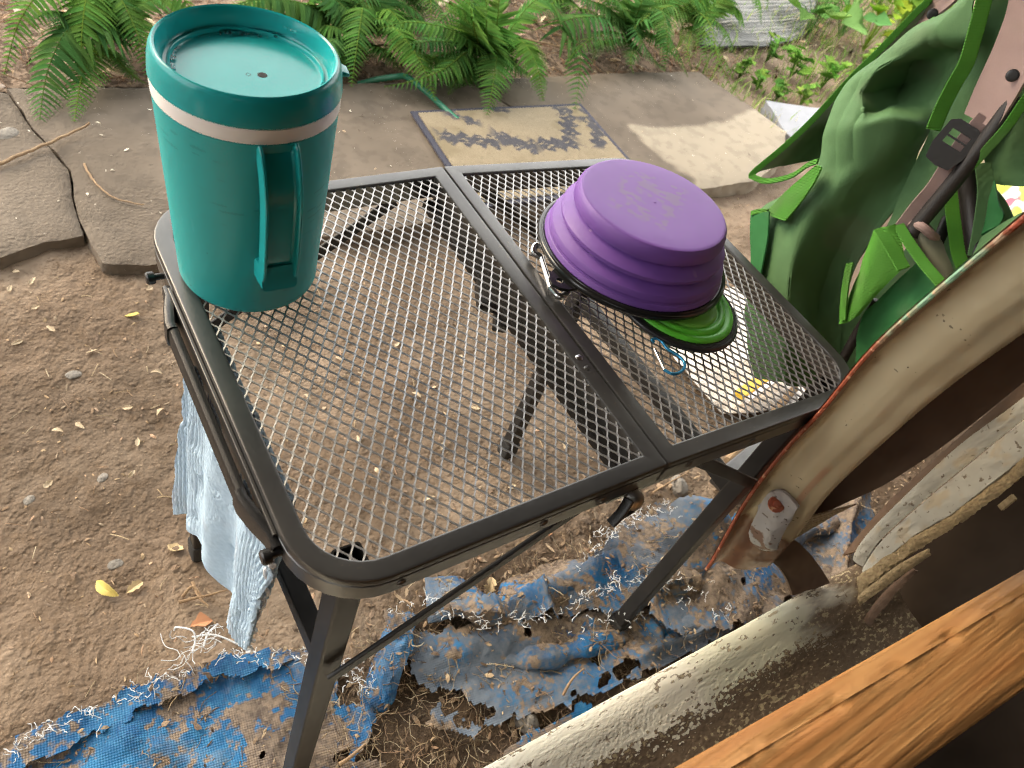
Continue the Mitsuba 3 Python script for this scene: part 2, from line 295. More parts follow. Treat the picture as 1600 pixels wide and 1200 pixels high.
def sweep(P, prof, up=(0, 0, 1), closed_prof=True, caps=True, scale=None, loop=False):
    """prof: (k,2) in (side, up) coordinates, swept along P."""
    P, prof = A(P), A(prof); t, n, b = frames(P, up); k, m = len(prof), len(P)
    s = np.ones(m) if scale is None else A(scale)
    V = (P[:, None]+s[:, None, None]*(prof[None, :, :1]*b[:, None]+prof[None, :, 1:]*n[:, None])).reshape(-1, 3)
    kk = k if closed_prof else k-1
    i, j = np.meshgrid(np.arange(m if loop else m-1), np.arange(kk), indexing='ij'); i, j = i.ravel(), j.ravel(); i2, j2 = (i+1) % m, (j+1) % k
    F = [np.c_[i*k+j, i*k+j2, i2*k+j2], np.c_[i*k+j, i2*k+j2, i2*k+j]]
    if caps and closed_prof and not loop:
        V = np.vstack([V, P[0], P[-1]]); q = np.arange(k); o = m*k
        F += [np.c_[q*0+o, (q+1) % k, q], np.c_[q*0+o+1, (m-1)*k+q, (m-1)*k+(q+1) % k]]
    return V, np.vstack(F)[:, ::-1]
def circle(r, k=10): a = np.arange(k)*2*np.pi/k; return np.c_[r*np.cos(a), r*np.sin(a)]
def tube(P, r, k=10, scale=None, loop=False, up=(0, 0, 1)): return sweep(P, circle(r, k), up, scale=scale, loop=loop)
def rrect(w, h, r, k=3):
    out = []
    for cx, cy, a0 in ((w/2-r, h/2-r, 0), (-w/2+r, h/2-r, 90), (-w/2+r, -h/2+r, 180), (w/2-r, -h/2+r, 270)):
        for a in np.linspace(a0, a0+90, k): out.append((cx+r*math.cos(math.radians(a)), cy+r*math.sin(math.radians(a))))
    return np.array(out)
def bar(p0, p1, w, h, up=(0, 0, 1), r=0.0015): return sweep([p0, A(p0)*.5+A(p1)*.5, p1], rrect(w, h, r), up)
def lathe(prof, k=64, M=None):
    prof = A(prof); a = np.arange(k)*2*np.pi/k; m = len(prof)
    V = np.stack([prof[:, None, 0]*np.cos(a), prof[:, None, 0]*np.sin(a), np.repeat(prof[:, None, 1], k, 1)], -1).reshape(-1, 3)
    i, j = np.meshgrid(np.arange(m-1), np.arange(k), indexing='ij'); i, j = i.ravel(), j.ravel(); j2 = (j+1) % k
    F = np.vstack([np.c_[i*k+j, i*k+j2, (i+1)*k+j2], np.c_[i*k+j, (i+1)*k+j2, (i+1)*k+j]])
    return (xf(V, M), F) if M is not None else (V, F)
def basis(origin, z, xhint=(1, 0, 0)):
    z = unit(z); x = unit(A(xhint)-z*(A(xhint)@z)); y = np.cross(z, x)
    M = np.eye(4); M[:3, 0], M[:3, 1], M[:3, 2], M[:3, 3] = x, y, z, origin; return M
def xf(V, M): return A(V)@M[:3, :3].T+M[:3, 3]
def xm(m, M): return (xf(m[0], M), m[1]) if isinstance(m, tuple) else (xf(m.vertices, M), m.faces)
def grid_mesh(Pts):
    """Pts (r,c,3) -> mesh, uv (u across, v along)"""
    r, c = Pts.shape[:2]; i, j = np.meshgrid(np.arange(r-1), np.arange(c-1), indexing='ij'); i, j = i.ravel(), j.ravel()
    F = np.vstack([np.c_[i*c+j, i*c+j+1, (i+1)*c+j+1], np.c_[i*c+j, (i+1)*c+j+1, (i+1)*c+j]])
    u, v = np.meshgrid(np.linspace(0, 1, c), np.linspace(0, 1, r))
    return Pts.reshape(-1, 3), F, np.c_[u.ravel(), v.ravel()]
def thick(V, F, t, uv=None):
    """a sheet given thickness t (closed at its borders)"""
    m = trimesh.Trimesh(V, F, process=False); n = m.vertex_normals; N = len(V)
    e = np.sort(m.edges, axis=1); uq, inv, cnt = np.unique(e, axis=0, return_inverse=True, return_counts=True)
    be = m.edges[cnt[np.asarray(inv).ravel()] == 1]
    F2 = np.vstack([F, F[:, ::-1]+N, np.c_[be[:, 1], be[:, 0], be[:, 0]+N], np.c_[be[:, 1], be[:, 0]+N, be[:, 1]+N]])
    V2 = np.vstack([V+n*t/2, V-n*t/2])
    return (V2, F2) if uv is None else (V2, F2, np.vstack([uv, uv]))
from scipy.interpolate import RectBivariateSpline, PchipInterpolator
def surf(rows, nr=40, ncol=24, fold=0.0, freq=18, seed=0, smooth=True):
    """rows: list of lists of world points (same count); a smooth surface through them with small folds"""
    C = [PchipInterpolator(np.linspace(0, 1, len(r)), A(r), axis=0)(np.linspace(0, 1, ncol)) for r in rows]
    P = PchipInterpolator(np.linspace(0, 1, len(C)), A(C), axis=0)(np.linspace(0, 1, nr))
    if fold:
        du, dv = np.gradient(P, axis=1), np.gradient(P, axis=0); n = np.cross(du, dv); n /= np.linalg.norm(n, axis=2, keepdims=True)+1e-9
        P = P+n*((nfbm(P*freq, 3, seed)-0.5)*fold*2)[..., None]
    return P
def sheet(name, rows, bsdf, parent, t=0.002, **kw):
    V, F, uv = grid_mesh(surf(rows, **kw)); return put(name, thick(V, F, t), bsdf, parent, smooth=50)
def ribbon(P, w, t, normal, n=6):
    """flat strap along P, w wide; normal: direction its face looks"""
    return sweep(catmull(P, n), rrect(w, t, t*0.45), up=normal)
def slabmesh(poly, z0, z1, step, rough, seed, chip=0.004):
    """a slab with an irregular rim: gridded top, rounded arris, rough broken side"""
    from scipy.spatial import Delaunay
    P = A(Polygon(poly).segmentize(step*0.5).exterior.coords)[:-1]
    P = P+(np.c_[nfbm(np.c_[P*14, P[:, 0]*0], 4, seed), nfbm(np.c_[P*14, P[:, 0]*0+5], 4, seed)]-0.5)*4*chip
    pg = Polygon(P).buffer(0); pg = max(pg.geoms, key=lambda g: g.area) if hasattr(pg, 'geoms') else pg
    if pg.exterior.is_ccw is False: pg = Polygon(list(pg.exterior.coords)[::-1])
    R = A(pg.segmentize(step*0.5).exterior.coords)[:-1]; inn = pg.buffer(-step*0.45)
    x0, y0, x1, y1 = pg.bounds; X, Y = np.meshgrid(np.arange(x0, x1, step), np.arange(y0, y1, step)); k = contains_xy(inn, X, Y)
    pts = np.vstack([R, np.c_[X[k], Y[k]]]); tri = Delaunay(pts).simplices; c = pts[tri].mean(1); tri = tri[contains_xy(pg.buffer(1e-5), c[:, 0], c[:, 1])]
    e1, e2 = pts[tri[:, 1]]-pts[tri[:, 0]], pts[tri[:, 2]]-pts[tri[:, 0]]; flip = e1[:, 0]*e2[:, 1]-e1[:, 1]*e2[:, 0] < 0; tri[flip] = tri[flip][:, ::-1]
    z = z1+(nfbm(np.c_[pts*6, pts[:, 0]*0], 4, seed)-0.5)*rough*2; n = len(R); z[:n] -= 0.004+0.004*nfbm(np.c_[R*40, R[:, 0]*0], 2, seed)
    ctr = A(pg.centroid.coords[0]); t = np.roll(R, -1, 0)-np.roll(R, 1, 0); nn = np.c_[t[:, 1], -t[:, 0]]; nn /= np.linalg.norm(nn, axis=1, keepdims=True)+1e-9
    V = [np.c_[pts, z]]; F = [tri]; prev = np.arange(n); o = len(pts)
    for q in (0.25, 0.5, 0.75, 1.0):
        w = R+nn*((nfbm(np.c_[R*30, R[:, 0]*0+q*3], 3, seed)-0.45)*0.016)[:, None]*(1 if q < 1 else .6); V.append(np.c_[w, z[:n]+(z0-z[:n])*q]); cur = np.arange(n)+o; o += n
        j = (np.arange(n)+1) % n; F += [np.c_[prev, cur, cur[j]], np.c_[prev, cur[j], prev[j]]]; prev = cur
    return np.vstack(V), np.vstack(F)
GZ = -0.60
def gz(x, y):
    x, y = A(x), A(y); p = np.stack([x, y, x*0], -1)
    base = GZ + 0.035*np.clip((y-1.45)/0.25, 0, 1) + 0.02*np.clip((y-2)/3, 0, 1)
    base = base + 0.030*np.clip((y-0.62)/0.28, 0, 1)*np.clip((0.55-x)/0.4, 0, 1)*np.clip((1.3-y)/0.2, 0, 1)
    base = base + (nfbm(p*2.2, 3, 3)-0.5)*0.03*np.clip(1.2-np.abs(y-0.4), 0.4, 1)
    near = (np.abs(x-0.5) < 4) & (np.abs(y-1) < 4)
    return base + np.where(near, (nfbm(p*14, 3, 5)-0.5)*0.014+(nfbm(p*50, 3, 8)-0.5)*0.0045+np.clip(nz(p*110, 4)-0.68, 0, 1)*0.006, 0)

# ---------------------------------------------------------------- ground
def axis(lo, hi, step, far):
    a = np.arange(lo, hi+step/2, step); g = [step]; 
    while sum(g) < far: g.append(g[-1]*1.22)
    g = np.cumsum(g); return np.concatenate([lo-g[::-1], a, hi+g])
gx, gy = axis(-0.75, 1.25, 0.0042, 40), axis(-0.1, 0.96, 0.0042, 40)
X, Y = np.meshgrid(gx, gy); V, F, _ = grid_mesh(np.stack([X, Y, gz(X, Y)], -1))
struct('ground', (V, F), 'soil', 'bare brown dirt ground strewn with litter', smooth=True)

# ---------------------------------------------------------------- concrete path of cracked slabs
ZS = -0.545
path_polys = [
    [(-1.9, 0.97), (-1.2, 0.99), (-0.6, 0.975), (-0.395, 0.976), (-0.33, 1.0), (-0.268, 1.008), (-0.266, 1.05), (-0.262, 1.12), (-0.250, 1.20), (-0.268, 1.27), (-0.285, 1.33), (-0.31, 1.47), (-1.9, 1.46)],
    [(-0.256, 0.935), (-0.19, 0.915), (0.0, 0.93), (0.214, 0.927), (0.5, 0.935), (0.80, 0.925), (0.812, 1.10), (0.824, 1.25), (0.832, 1.335), (0.80, 1.40), (0.77, 1.475), (0.52, 1.468), (0.1, 1.47), (-0.305, 1.48), (-0.281, 1.33), (-0.264, 1.27), (-0.246, 1.2), (-0.258, 1.12), (-0.262, 1.05)],
    [(0.806, 0.93), (1.1, 0.925), (1.423, 0.928), (1.62, 1.0), (1.776, 1.131), (1.75, 1.3), (1.689, 1.49), (1.4, 1.497), (1.0, 1.48), (0.776, 1.477), (0.806, 1.40), (0.838, 1.335), (0.830, 1.25), (0.818, 1.10)],
]
for i, q in enumerate(path_polys):
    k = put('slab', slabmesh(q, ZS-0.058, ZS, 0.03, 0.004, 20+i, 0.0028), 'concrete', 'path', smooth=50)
labels['path'] = {'kind': 'structure', 'label': 'concrete path of cracked slabs with broken front edges'}

# ---------------------------------------------------------------- shelter the photograph is taken from (dark interior, roof)
sh = thing('shelter', 'dark interior of the shelter behind the worn door sill', 'building')
put('floor', trimesh.creation.box((6, 3, 0.06), trimesh.transformations.translation_matrix((0.5, -1.65, -0.605))), 'dark_wood', sh, False)
put('front_wall', trimesh.creation.box((1.64, 0.40, 2.02), trimesh.transformations.translation_matrix((1.40, -0.305, 0.405))), 'dark_wood', sh, False)  # wall piece put in to shade the gap beside the jamb
put('back_wall', trimesh.creation.box((6, 0.06, 2.6), trimesh.transformations.translation_matrix((0.5, -3.0, 0.3))), 'dark_wood', sh, False)
put('side_wall', trimesh.creation.box((0.06, 3, 2.6), trimesh.transformations.translation_matrix((2.2, -1.6, 0.3))), 'dark_wood', sh, False)
put('front_wall', trimesh.creation.box((2.0, 0.05, 2.4), trimesh.transformations.translation_matrix((-1.56, -0.145, 0.25))), 'dark_wood', sh, False)  # unseen wall left of the opening, added to block light from behind
put('side_wall', trimesh.creation.box((0.06, 3, 2.6), trimesh.transformations.translation_matrix((-2.52, -1.6, 0.3))), 'dark_wood', sh, False)
put('skirting', trimesh.creation.box((3.0, 0.03, 0.14), trimesh.transformations.translation_matrix((-1.0, -0.135, -0.56))), 'dark_wood', sh, False)  # unseen, added along with the left wall to block light
put('shade_roof', trimesh.creation.box((4.0, 4.55, 0.06), trimesh.transformations.translation_matrix((0.3, -0.775, 1.42))), 'dark_wood', sh, False)  # unseen; its overhang is sized to block overhead sky light

# door sill: a rounded, peeling timber lying along x
prof = [(0.0, -0.16), (0.0, -0.009), (0.003, -0.003), (0.009, 0.0), (0.016, 0.001), (0.024, 0.0), (0.036, -0.004), (0.054, -0.010), (0.075, -0.018), (0.10, -0.022), (0.13, -0.024), (0.15, -0.026)]
xs = np.arange(-1.6, 0.52, 0.008); P = np.zeros((len(xs), len(prof), 3)); P2 = PchipInterpolator(np.linspace(0, 1, len(prof)), A(prof))(np.linspace(0, 1, 46))
P = np.zeros((len(xs), 46, 3)); P[..., 0] = xs[:, None]; P[..., 1] = -0.087-P2[None, :, 0]-0.010*(xs[:, None]+0.135)/0.6; P[..., 2] = -0.33+P2[None, :, 1]
dn = nfbm(P*A((14, 70, 70)), 4, 4)-0.5; P[..., 2] += dn*0.002*(0.1+np.linspace(0, 1, 46)[None])
P[..., 1] += (nfbm(P*A((30, 0, 0)), 2, 6)-0.5)*0.001
V, F, uv = grid_mesh(P); uv = np.c_[np.clip((uv[:, 0]-0.42)/0.58, 0, 1), uv[:, 1]]
one('door_sill', (V, F), 'sill_paint', 'worn door sill of peeling white paint caked with dirt, along the lower right', 'sill', smooth=True, uv=uv)

# ---------------------------------------------------------------- folding table
L, D, TH = 0.298, 0.40, math.radians(2.22)
cT, sT = math.cos(TH), math.sin(TH)
def panel_M(side):
    M = np.eye(4); M[:3, 0] = (cT, 0, -side*sT); M[:3, 1] = (0, 1, 0); M[:3, 2] = (side*sT, 0, cT); return M
tb = thing('folding_table', 'black folding camp table with a two-part expanded-metal top on four legs', 'table')
def contour(side, d, k=9):
    R0 = 0.056; x0, x1 = 0.0008+d, L-d; y0, y1 = d, D-d; R = R0-d; r = 0.002
    pts = []
    for cx, cy, a0, rr in ((x1-R, y1-R, 0, R), (x0+r, y1-r, 90, r), (x0+r, y0+r, 180, r), (x1-R, y0+R, 270, R)):
        for a in np.linspace(a0, a0+90, k): pts.append((cx+rr*math.cos(math.radians(a)), cy+rr*math.sin(math.radians(a))))
    P = np.array(pts); 
    if side < 0: P = (P*A((-1, 1)))[::-1]
    return P
def frame_mesh(side):
    W = 0.0155
    prof = [(0.0022, 0), (0.0006, -0.0006), (0, -0.0022), (0, -0.0070), (0.0009, -0.0078), (0.0009, -0.0086), (0, -0.0094), (0, -0.0255), (0.002, -0.0275), (W-0.002, -0.0275), (W, -0.0255), (W, -0.002), (W-0.0006, -0.0006), (W-0.0022, 0)]
    rings = [np.c_[contour(side, d), np.full(36, z)] for d, z in prof]; n, k = len(rings), 36
    V = np.vstack(rings); i, j = np.meshgrid(np.arange(n), np.arange(k), indexing='ij'); i, j = i.ravel(), j.ravel(); i2, j2 = (i+1) % n, (j+1) % k
    F = np.vstack([np.c_[i*k+j, i2*k+j, i2*k+j2], np.c_[i*k+j, i2*k+j2, i*k+j2]])[:, ::-1]
    return V, F
def mesh_sheet(side):
    """expanded metal: slit-and-stretched strands, 10.4 x 16.2 mm diamonds"""
    sx, sy, w, t = 0.0052, 0.0081, 0.0015, 0.0011
    inner = Polygon(contour(side, 0.006)); prepare(inner)
    a = math.radians(9); ca, sa = math.cos(a), math.sin(a)
    sec = A([(w/2, t/2), (-w/2, t/2), (-w/2, -t/2), (w/2, -t/2)])
    sec = np.c_[sec[:, 0]*ca-sec[:, 1]*sa, sec[:, 0]*sa+sec[:, 1]*ca]      # tilted in (x,z)
    s = np.linspace(0, 1, 7); S = 0.30*s+0.70*(s*s*(3-2*s)); Vs, Fs, o = [], [], 0
    bulge = 1+0.35*np.exp(-((s-0)/0.12)**2)+0.35*np.exp(-((s-1)/0.12)**2)
    zz = 0.0*s
    lo, hi = (-L, 0) if side < 0 else (0, L)
    jx = 0.0026
    for j in range(int(D/sy)+1):
        for i in range(int(lo/sx)-1, int(hi/sx)+2):
            if (i+j) % 2: continue
            for dx in (1, -1):
                x = i*sx+dx*sx*S+jx; y = j*sy+sy*s
                if not contains_xy(inner, x[3], y[3]): continue
                q = np.zeros((7, 4, 3)); q[..., 0] = x[:, None]+sec[None, :, 0]*bulge[:, None]; q[..., 1] = y[:, None]; q[..., 2] = (-0.0028+dx*zz)[:, None]+sec[None, :, 1]
                Vs.append(q.reshape(-1, 3)); Fs.append(FS+o); o += 28
    return np.vstack(Vs), np.vstack(Fs)
ii, jj = np.meshgrid(np.arange(6), np.arange(4), indexing='ij'); ii, jj = ii.ravel(), jj.ravel(); j2 = (jj+1) % 4
FS = np.vstack([np.c_[ii*4+jj, ii*4+j2, (ii+1)*4+j2], np.c_[ii*4+jj, (ii+1)*4+j2, (ii+1)*4+jj]])[:, ::-1]
for side in (-1, 1):
    M = panel_M(side)
    fr = put('tabletop_frame', xm(frame_mesh(side), M), 'black_metal', tb, smooth=40)
    put('mesh_panel', xm(mesh_sheet(side), M), 'mesh_metal', tb, smooth=30)
def onpan(x, y, z=0): M = panel_M(1 if x > 0 else -1); return M[:3, 0]*x+M[:3, 1]*y+M[:3, 2]*z
# rivets along the front skirt and on the seam strip
for x in (-0.235, -0.118, -0.062, 0.035, 0.118, 0.215):
    p = onpan(x, 0, -0.0165); put('rivet', lathe([(0, 0.0016), (0.0022, 0.0014), (0.0036, 0.0006), (0.004, -0.001)], 14, basis(p, (0, -1, 0))), 'black_metal', tb)
put('seam_rivet', lathe([(0, 0.0012), (0.002, 0.0010), (0.0034, 0.0003), (0.0036, -0.0005)], 16, basis(onpan(-0.0085, 0.122, 0.0), panel_M(-1)[:3, 2])), 'chrome', tb)
put('seam_rivet', lathe([(0, 0.0008), (0.002, 0.0006), (0.0032, 0.0), (0.0033, -0.0005)], 16, basis(onpan(-0.0085, 0.109, 0.0), panel_M(-1)[:3, 2])), 'black_metal', tb)
# lock knobs on the left side
for y in (0.3255, 0.0519):
    p = onpan(-L, y, -0.0165); put('lock_knob', lathe([(0.0001, 0.0), (0.0028, 0.0), (0.0028, 0.007), (0.0048, 0.0072), (0.0054, 0.0085), (0.0054, 0.0125), (0.0044, 0.0138), (0.0001, 0.014)], 20, basis(p, panel_M(-1)[:3, 0]*-1)), 'black_plastic', tb)
# carrying handle on the left side: two end mounts and a straight grip standing off the frame
def hp(x, y, z): return onpan(-L-x, y, z)
hd = put('handle', [sweep([hp(0.0105, 0.262, -0.017), hp(0.0108, 0.25, -0.017), hp(0.0108, 0.18, -0.017), hp(0.0108, 0.11, -0.017), hp(0.0105, 0.098, -0.017)], rrect(0.0075, 0.019, 0.003))], 'leg_black', tb)
for y, s in ((0.262, 1), (0.098, -1)):
    put('mount', sweep([hp(0.0115, y-s*0.004, -0.017), hp(0.0115, y+s*0.003, -0.017), hp(0.008, y+s*0.018, -0.017), hp(0.0035, y+s*0.033, -0.017), hp(0.003, y+s*0.045, -0.017)], rrect(0.0085, 0.021, 0.003), scale=[1, 1, 1, .9, .7]), 'black_plastic', hd)
put('backing_plate', sweep([hp(0.0022, 0.30, -0.016), hp(0.0022, 0.18, -0.016), hp(0.0022, 0.06, -0.016)], rrect(0.003, 0.020, 0.001)), 'black_metal', hd)
# legs: hollow square tubes with rubber feet
TW = 0.0215
def hollow(p0, p1, w, wall):
    z0, z1 = p0[2], p1[2]; o, i = rrect(w, w, 0.003, 4), rrect(w-2*wall, w-2*wall, 0.002, 4); k = len(o)
    R = [np.c_[o+A(p0)[:2], np.full(k, z0)], np.c_[o+A(p1)[:2], np.full(k, z1)], np.c_[i+A(p1)[:2], np.full(k, z1)], np.c_[i+A(p1)[:2], np.full(k, z1-0.12)]]
    V = np.vstack(R); a, j = np.meshgrid(np.arange(3), np.arange(k), indexing='ij'); a, j = a.ravel(), j.ravel(); j2 = (j+1) % k
    return V, np.vstack([np.c_[a*k+j, a*k+j2, (a+1)*k+j2], np.c_[a*k+j, (a+1)*k+j2, (a+1)*k+j]])
for x in (-0.2595, 0.2595):
    for y in (0.027, 0.373):
        ztop = onpan(x, y)[2]-0.012
        g = float(gz(x, y))-0.004
        lg = put('leg', hollow((x, y, g+0.012), (x, y, ztop), TW, 0.0016), 'leg_black', tb)
        put('rubber_foot', sweep([(x, y, g), (x, y, g+0.006), (x, y, g+0.034), (x, y, g+0.037)], rrect(0.027, 0.027, 0.005), up=(0, 1, 0), scale=[.95, 1, 1, .9]), 'rubber', lg)
for x, z in ((-0.262, -0.18), (0.262, -0.222)):
    put('crossbar', bar((x, 0.03, z), (x, 0.37, z), 0.016, 0.02), 'leg_black', tb)
for s in (-1, 1):
    put('brace', bar((s*0.262, 0.0085, -0.185), (s*0.055, 0.0085, -0.030), 0.004, 0.014, up=(0, 0, 1)), 'leg_black', tb)
    put('brace', bar((s*0.262, 0.3895, -0.185), (s*0.055, 0.3895, -0.030), 0.004, 0.014, up=(0, 0, 1)), 'leg_black', tb)
# sockets under the frame that the legs fold into, the latch at the middle of the front skirt, the clip below the seam
lt = put('latch', [bar((-0.045, 0.006, -0.034), (0.055, 0.006, -0.0315), 0.006, 0.013)], 'black_metal', tb)
put('catch', lathe([(0, 0.004), (0.006, 0.0034), (0.009, 0.001), (0.0095, -0.002)], 18, basis((-0.022, -0.004, -0.036), (-0.2, -0.75, 0.6))), 'steel_rim', lt)
put('lever', sweep(catmull([(-0.030, -0.004, -0.031), (-0.037, -0.008, -0.040), (-0.045, -0.010, -0.050)], 4), rrect(0.005, 0.009, 0.002), up=(0, 1, 0)), 'black_plastic', lt)
put('lever', sweep(catmull([(-0.012, -0.004, -0.040), (-0.024, -0.007, -0.046), (-0.034, -0.008, -0.047)], 4), rrect(0.004, 0.007, 0.0015), up=(0, 1, 0)), 'black_plastic', lt)
cl = put('clip', [bar((-0.035, 0.245, -0.034), (0.03, 0.215, -0.034), 0.036, 0.012, r=0.004), bar((-0.03, 0.205, -0.042), (-0.012, 0.235, -0.036), 0.014, 0.01, r=0.003)], 'black_plastic', tb)
put('bolt', lathe([(0, 0.006), (0.005, 0.0055), (0.006, 0.003), (0.006, -0.002)], 14, basis((-0.006, 0.228, -0.028), (0, 0, 1))), 'steel_rim', cl)
put('hinge_bar', bar((-0.020, 0.02, -0.031), (-0.020, 0.38, -0.031), 0.014, 0.010), 'leg_black', tb)

# ---------------------------------------------------------------- big teal mug
n0 = A((-sT, 0, cT)); MC = onpan(-0.2366, 0.2985, -0.0015)
VIEW = unit((-0.177, -0.48, 0)); 
def rotz(v, deg): a = math.radians(deg); return A((v[0]*math.cos(a)-v[1]*math.sin(a), v[0]*math.sin(a)+v[1]*math.cos(a), 0))
MM = basis(MC, n0, rotz(VIEW, 19))           # local x points where the handle is
mg = thing('insulated_mug', 'tall teal plastic mug with a white band, on the left of the table', 'mug')
def rb(z): return 0.0535+(0.0612-0.0535)*z/0.172
put('body', lathe([(0.0001, 0.0), (0.044, 0.0), (0.0495, 0.0012), (0.0525, 0.0045), (rb(0.008), 0.008), (rb(0.06), 0.06), (rb(0.12), 0.12), (rb(0.163), 0.163), (0.058, 0.1632), (0.05, 0.1632)], 96, MM), 'teal_plastic', mg)
put('white_band', lathe([(0.055, 0.1632), (0.0604, 0.1633), (0.0612, 0.1640), (0.0616, 0.1735), (0.0612, 0.1742), (0.055, 0.1743)], 96, MM), 'white_plastic', mg)
lid = put('lid', lathe([(0.055, 0.1746), (0.0612, 0.1746), (0.0620, 0.1756), (0.0612, 0.186), (0.0600, 0.1915), (0.0588, 0.1940), (0.0573, 0.1950), (0.0560, 0.1942), (0.0552, 0.192), (0.0540, 0.188), (0.0530, 0.1835), (0.0520, 0.1820), (0.0500, 0.1816), (0.0496, 0.1828), (0.0486, 0.1832), (0.0478, 0.1824), (0.0474, 0.1806), (0.0455, 0.1800), (0.02, 0.1804), (0.0001, 0.1804)], 110, MM), 'teal_lid', mg)
# black disc in place of the shade in the straw hole, a small dimple beside it, a pull tab on the far side
hx = basis(xf([(0.0083, 0.0069, 0.18055)], MM)[0], n0)
put('hole_dark_disc', lathe([(0.0001, 0.0001), (0.0030, 0.0001), (0.0033, -0.0002)], 20, hx), 'rubber', lid)  # flat black disc, the shade inside the hole put into its colour
put('dimple_dark_disc', lathe([(0.0001, -0.0002), (0.0016, 0.0000), (0.0024, -0.0006)], 16, basis(xf([(0.0069, -0.0019, 0.18045)], MM)[0], n0)), 'rubber', lid)  # another black disc, painted for the shade in the small hollow
tabdir = unit((0.985, -0.17, 0)); Mt = basis(MC, n0, tabdir)
put('pull_tab', sweep([xf([q], Mt)[0] for q in ((0.058, 0, 0.1825), (0.0625, 0, 0.1825), (0.0655, 0, 0.1815), (0.0668, 0, 0.1795))], rrect(0.014, 0.004, 0.0019), scale=[1, 1, .9, .5]), 'teal_lid', lid)
# wetness left round the inside of the lid: thin beads of water
beads = []
for a, r, s, z in [(d, rr, ss, zz) for d, rr, ss, zz in ((150, 0.0464, 1.0, .1802), (160, 0.0467, 1.6, .1802), (171, 0.0463, 2.2, .1802), (182, 0.0467, 1.3, .1802), (196, 0.0462, .8, .1802), (232, 0.0467, 1.0, .1802), (246, 0.0463, 1.1, .1802), (260, 0.0466, .9, .1802), (140, .0512, 1.5, .1820), (150, .0513, 1.2, .1820), (128, .0540, .8, .1885), (285, 0.0467, 1.0, .1802), (297, 0.0465, 1.3, .1802), (310, 0.0467, .8, .1802), (280, .0510, 1.4, .1820), (205, .0512, 1.0, .1820))]:
    for q in range(3):
        b = math.radians(a+q*3.2+rng.uniform(-1, 1)); m = trimesh.creation.icosphere(2, 0.0026*s*rng.uniform(.6, 1)); v = A(m.vertices)*A((1, 1.5, .42))
        c, s_ = math.cos(b), math.sin(b); v = np.c_[v[:, 0]*c-v[:, 1]*s_, v[:, 0]*s_+v[:, 1]*c, v[:, 2]]+A((r*c, r*s_, z)); beads.append((xf(v, MM), m.faces))
put('water_beads', beads, 'water', lid, smooth=True); labels[lid+'__water_beads'] = {'kind': 'stuff', 'label': 'water beads round the lid'}
# channel handle: a recessed web between two raised flanges, its lower end bent back to the wall
hpth = catmull([(rb(.158)-0.001, 0, .1605), (rb(.158)+0.0035, 0, .157), (rb(.14)+0.010, 0, .143), (rb(.12)+0.0145, 0, .124), (rb(.10)+0.0155, 0, .105), (rb(.08)+0.0155, 0, .085), (rb(.06)+0.0150, 0, .066), (rb(.055)+0.012, 0, .0575), (rb(.05)+0.006, 0, .0535), (rb(.05)-0.001, 0, .052)], 5)
hm = basis(MC, n0, MM[:3, 0]); Pw = xf(hpth, hm)
ch = [(0.0130, -0.007), (0.0130, 0.0040), (0.0124, 0.0046), (0.0113, 0.0046), (0.0106, 0.0040), (0.0101, -0.0018), (0.0088, -0.0030), (-0.0088, -0.0030), (-0.0101, -0.0018), (-0.0106, 0.0040), (-0.0113, 0.0046), (-0.0124, 0.0046), (-0.0130, 0.0040), (-0.0130, -0.007), (-0.0112, -0.007), (-0.0101, -0.0044), (0.0101, -0.0044), (0.0112, -0.007)]
hk = put('handle', sweep(Pw, ch, up=MM[:3, 0]), 'teal_lid', mg, smooth=40)
foot = [(xf([(r_, w_, z_)], hm)[0]) for r_, w_, z_ in ((rb(.05)-.002, 0, .0555), (rb(.05)+.006, 0, .0555), (rb(.05)+.0165, 0, .0575))]
put('foot', sweep(foot, rrect(0.0262, 0.020, 0.003), up=n0), 'teal_lid', hk, smooth=40)

# ---------------------------------------------------------------- purple collapsible bowl, upside down
BC, BN = A((0.1162, 0.2161, 0.0165)), unit((-0.0096, 0.0331, 1))
BM = basis(BC, BN)
bw = thing('purple_bowl', 'purple collapsible silicone bowl turned upside down, faded print on its base', 'bowl')
put('basin', lathe([(0.088, 0.004), (0.0915, 0.0045), (0.0922, 0.007), (0.0905, 0.0105), (0.0896, 0.0112), (0.0893, 0.0135), (0.0900, 0.0150), (0.0892, 0.0185), (0.0880, 0.0206), (0.0806, 0.0258), (0.0782, 0.0266), (0.0778, 0.0284), (0.0806, 0.0300), (0.0830, 0.0312), (0.0832, 0.0342), (0.0812, 0.0366), (0.0738, 0.0416), (0.0714, 0.0424), (0.0710, 0.0442), (0.0734, 0.0458), (0.0757, 0.0470), (0.0760, 0.0490), (0.0757, 0.0530), (0.0742, 0.0575), (0.0718, 0.0603), (0.0688, 0.0613), (0.05, 0.0612), (0.0016, 0.0610), (0.0008, 0.0616), (0.0001, 0.0617)], 110, BM), 'purple_silicone', bw, smooth=25)
put('rim', lathe([(0.089, 0.0055), (0.0935, 0.0062), (0.0962, 0.0060), (0.0978, 0.0044), (0.0982, 0.0020), (0.0972, -0.0006), (0.0952, -0.0018), (0.0915, -0.0020), (0.0890, -0.001), (0.0885, 0.003), (0.089, 0.0055)], 110, BM), 'gloss_black', bw, smooth=50)
put('rim_bead', lathe([(0.0927, 0.0058), (0.0938, 0.0068), (0.0948, 0.0066), (0.0952, 0.0058)], 110, BM), 'gloss_black', bw)
ta = math.radians(190); tc = A((math.cos(ta), math.sin(ta), 0))
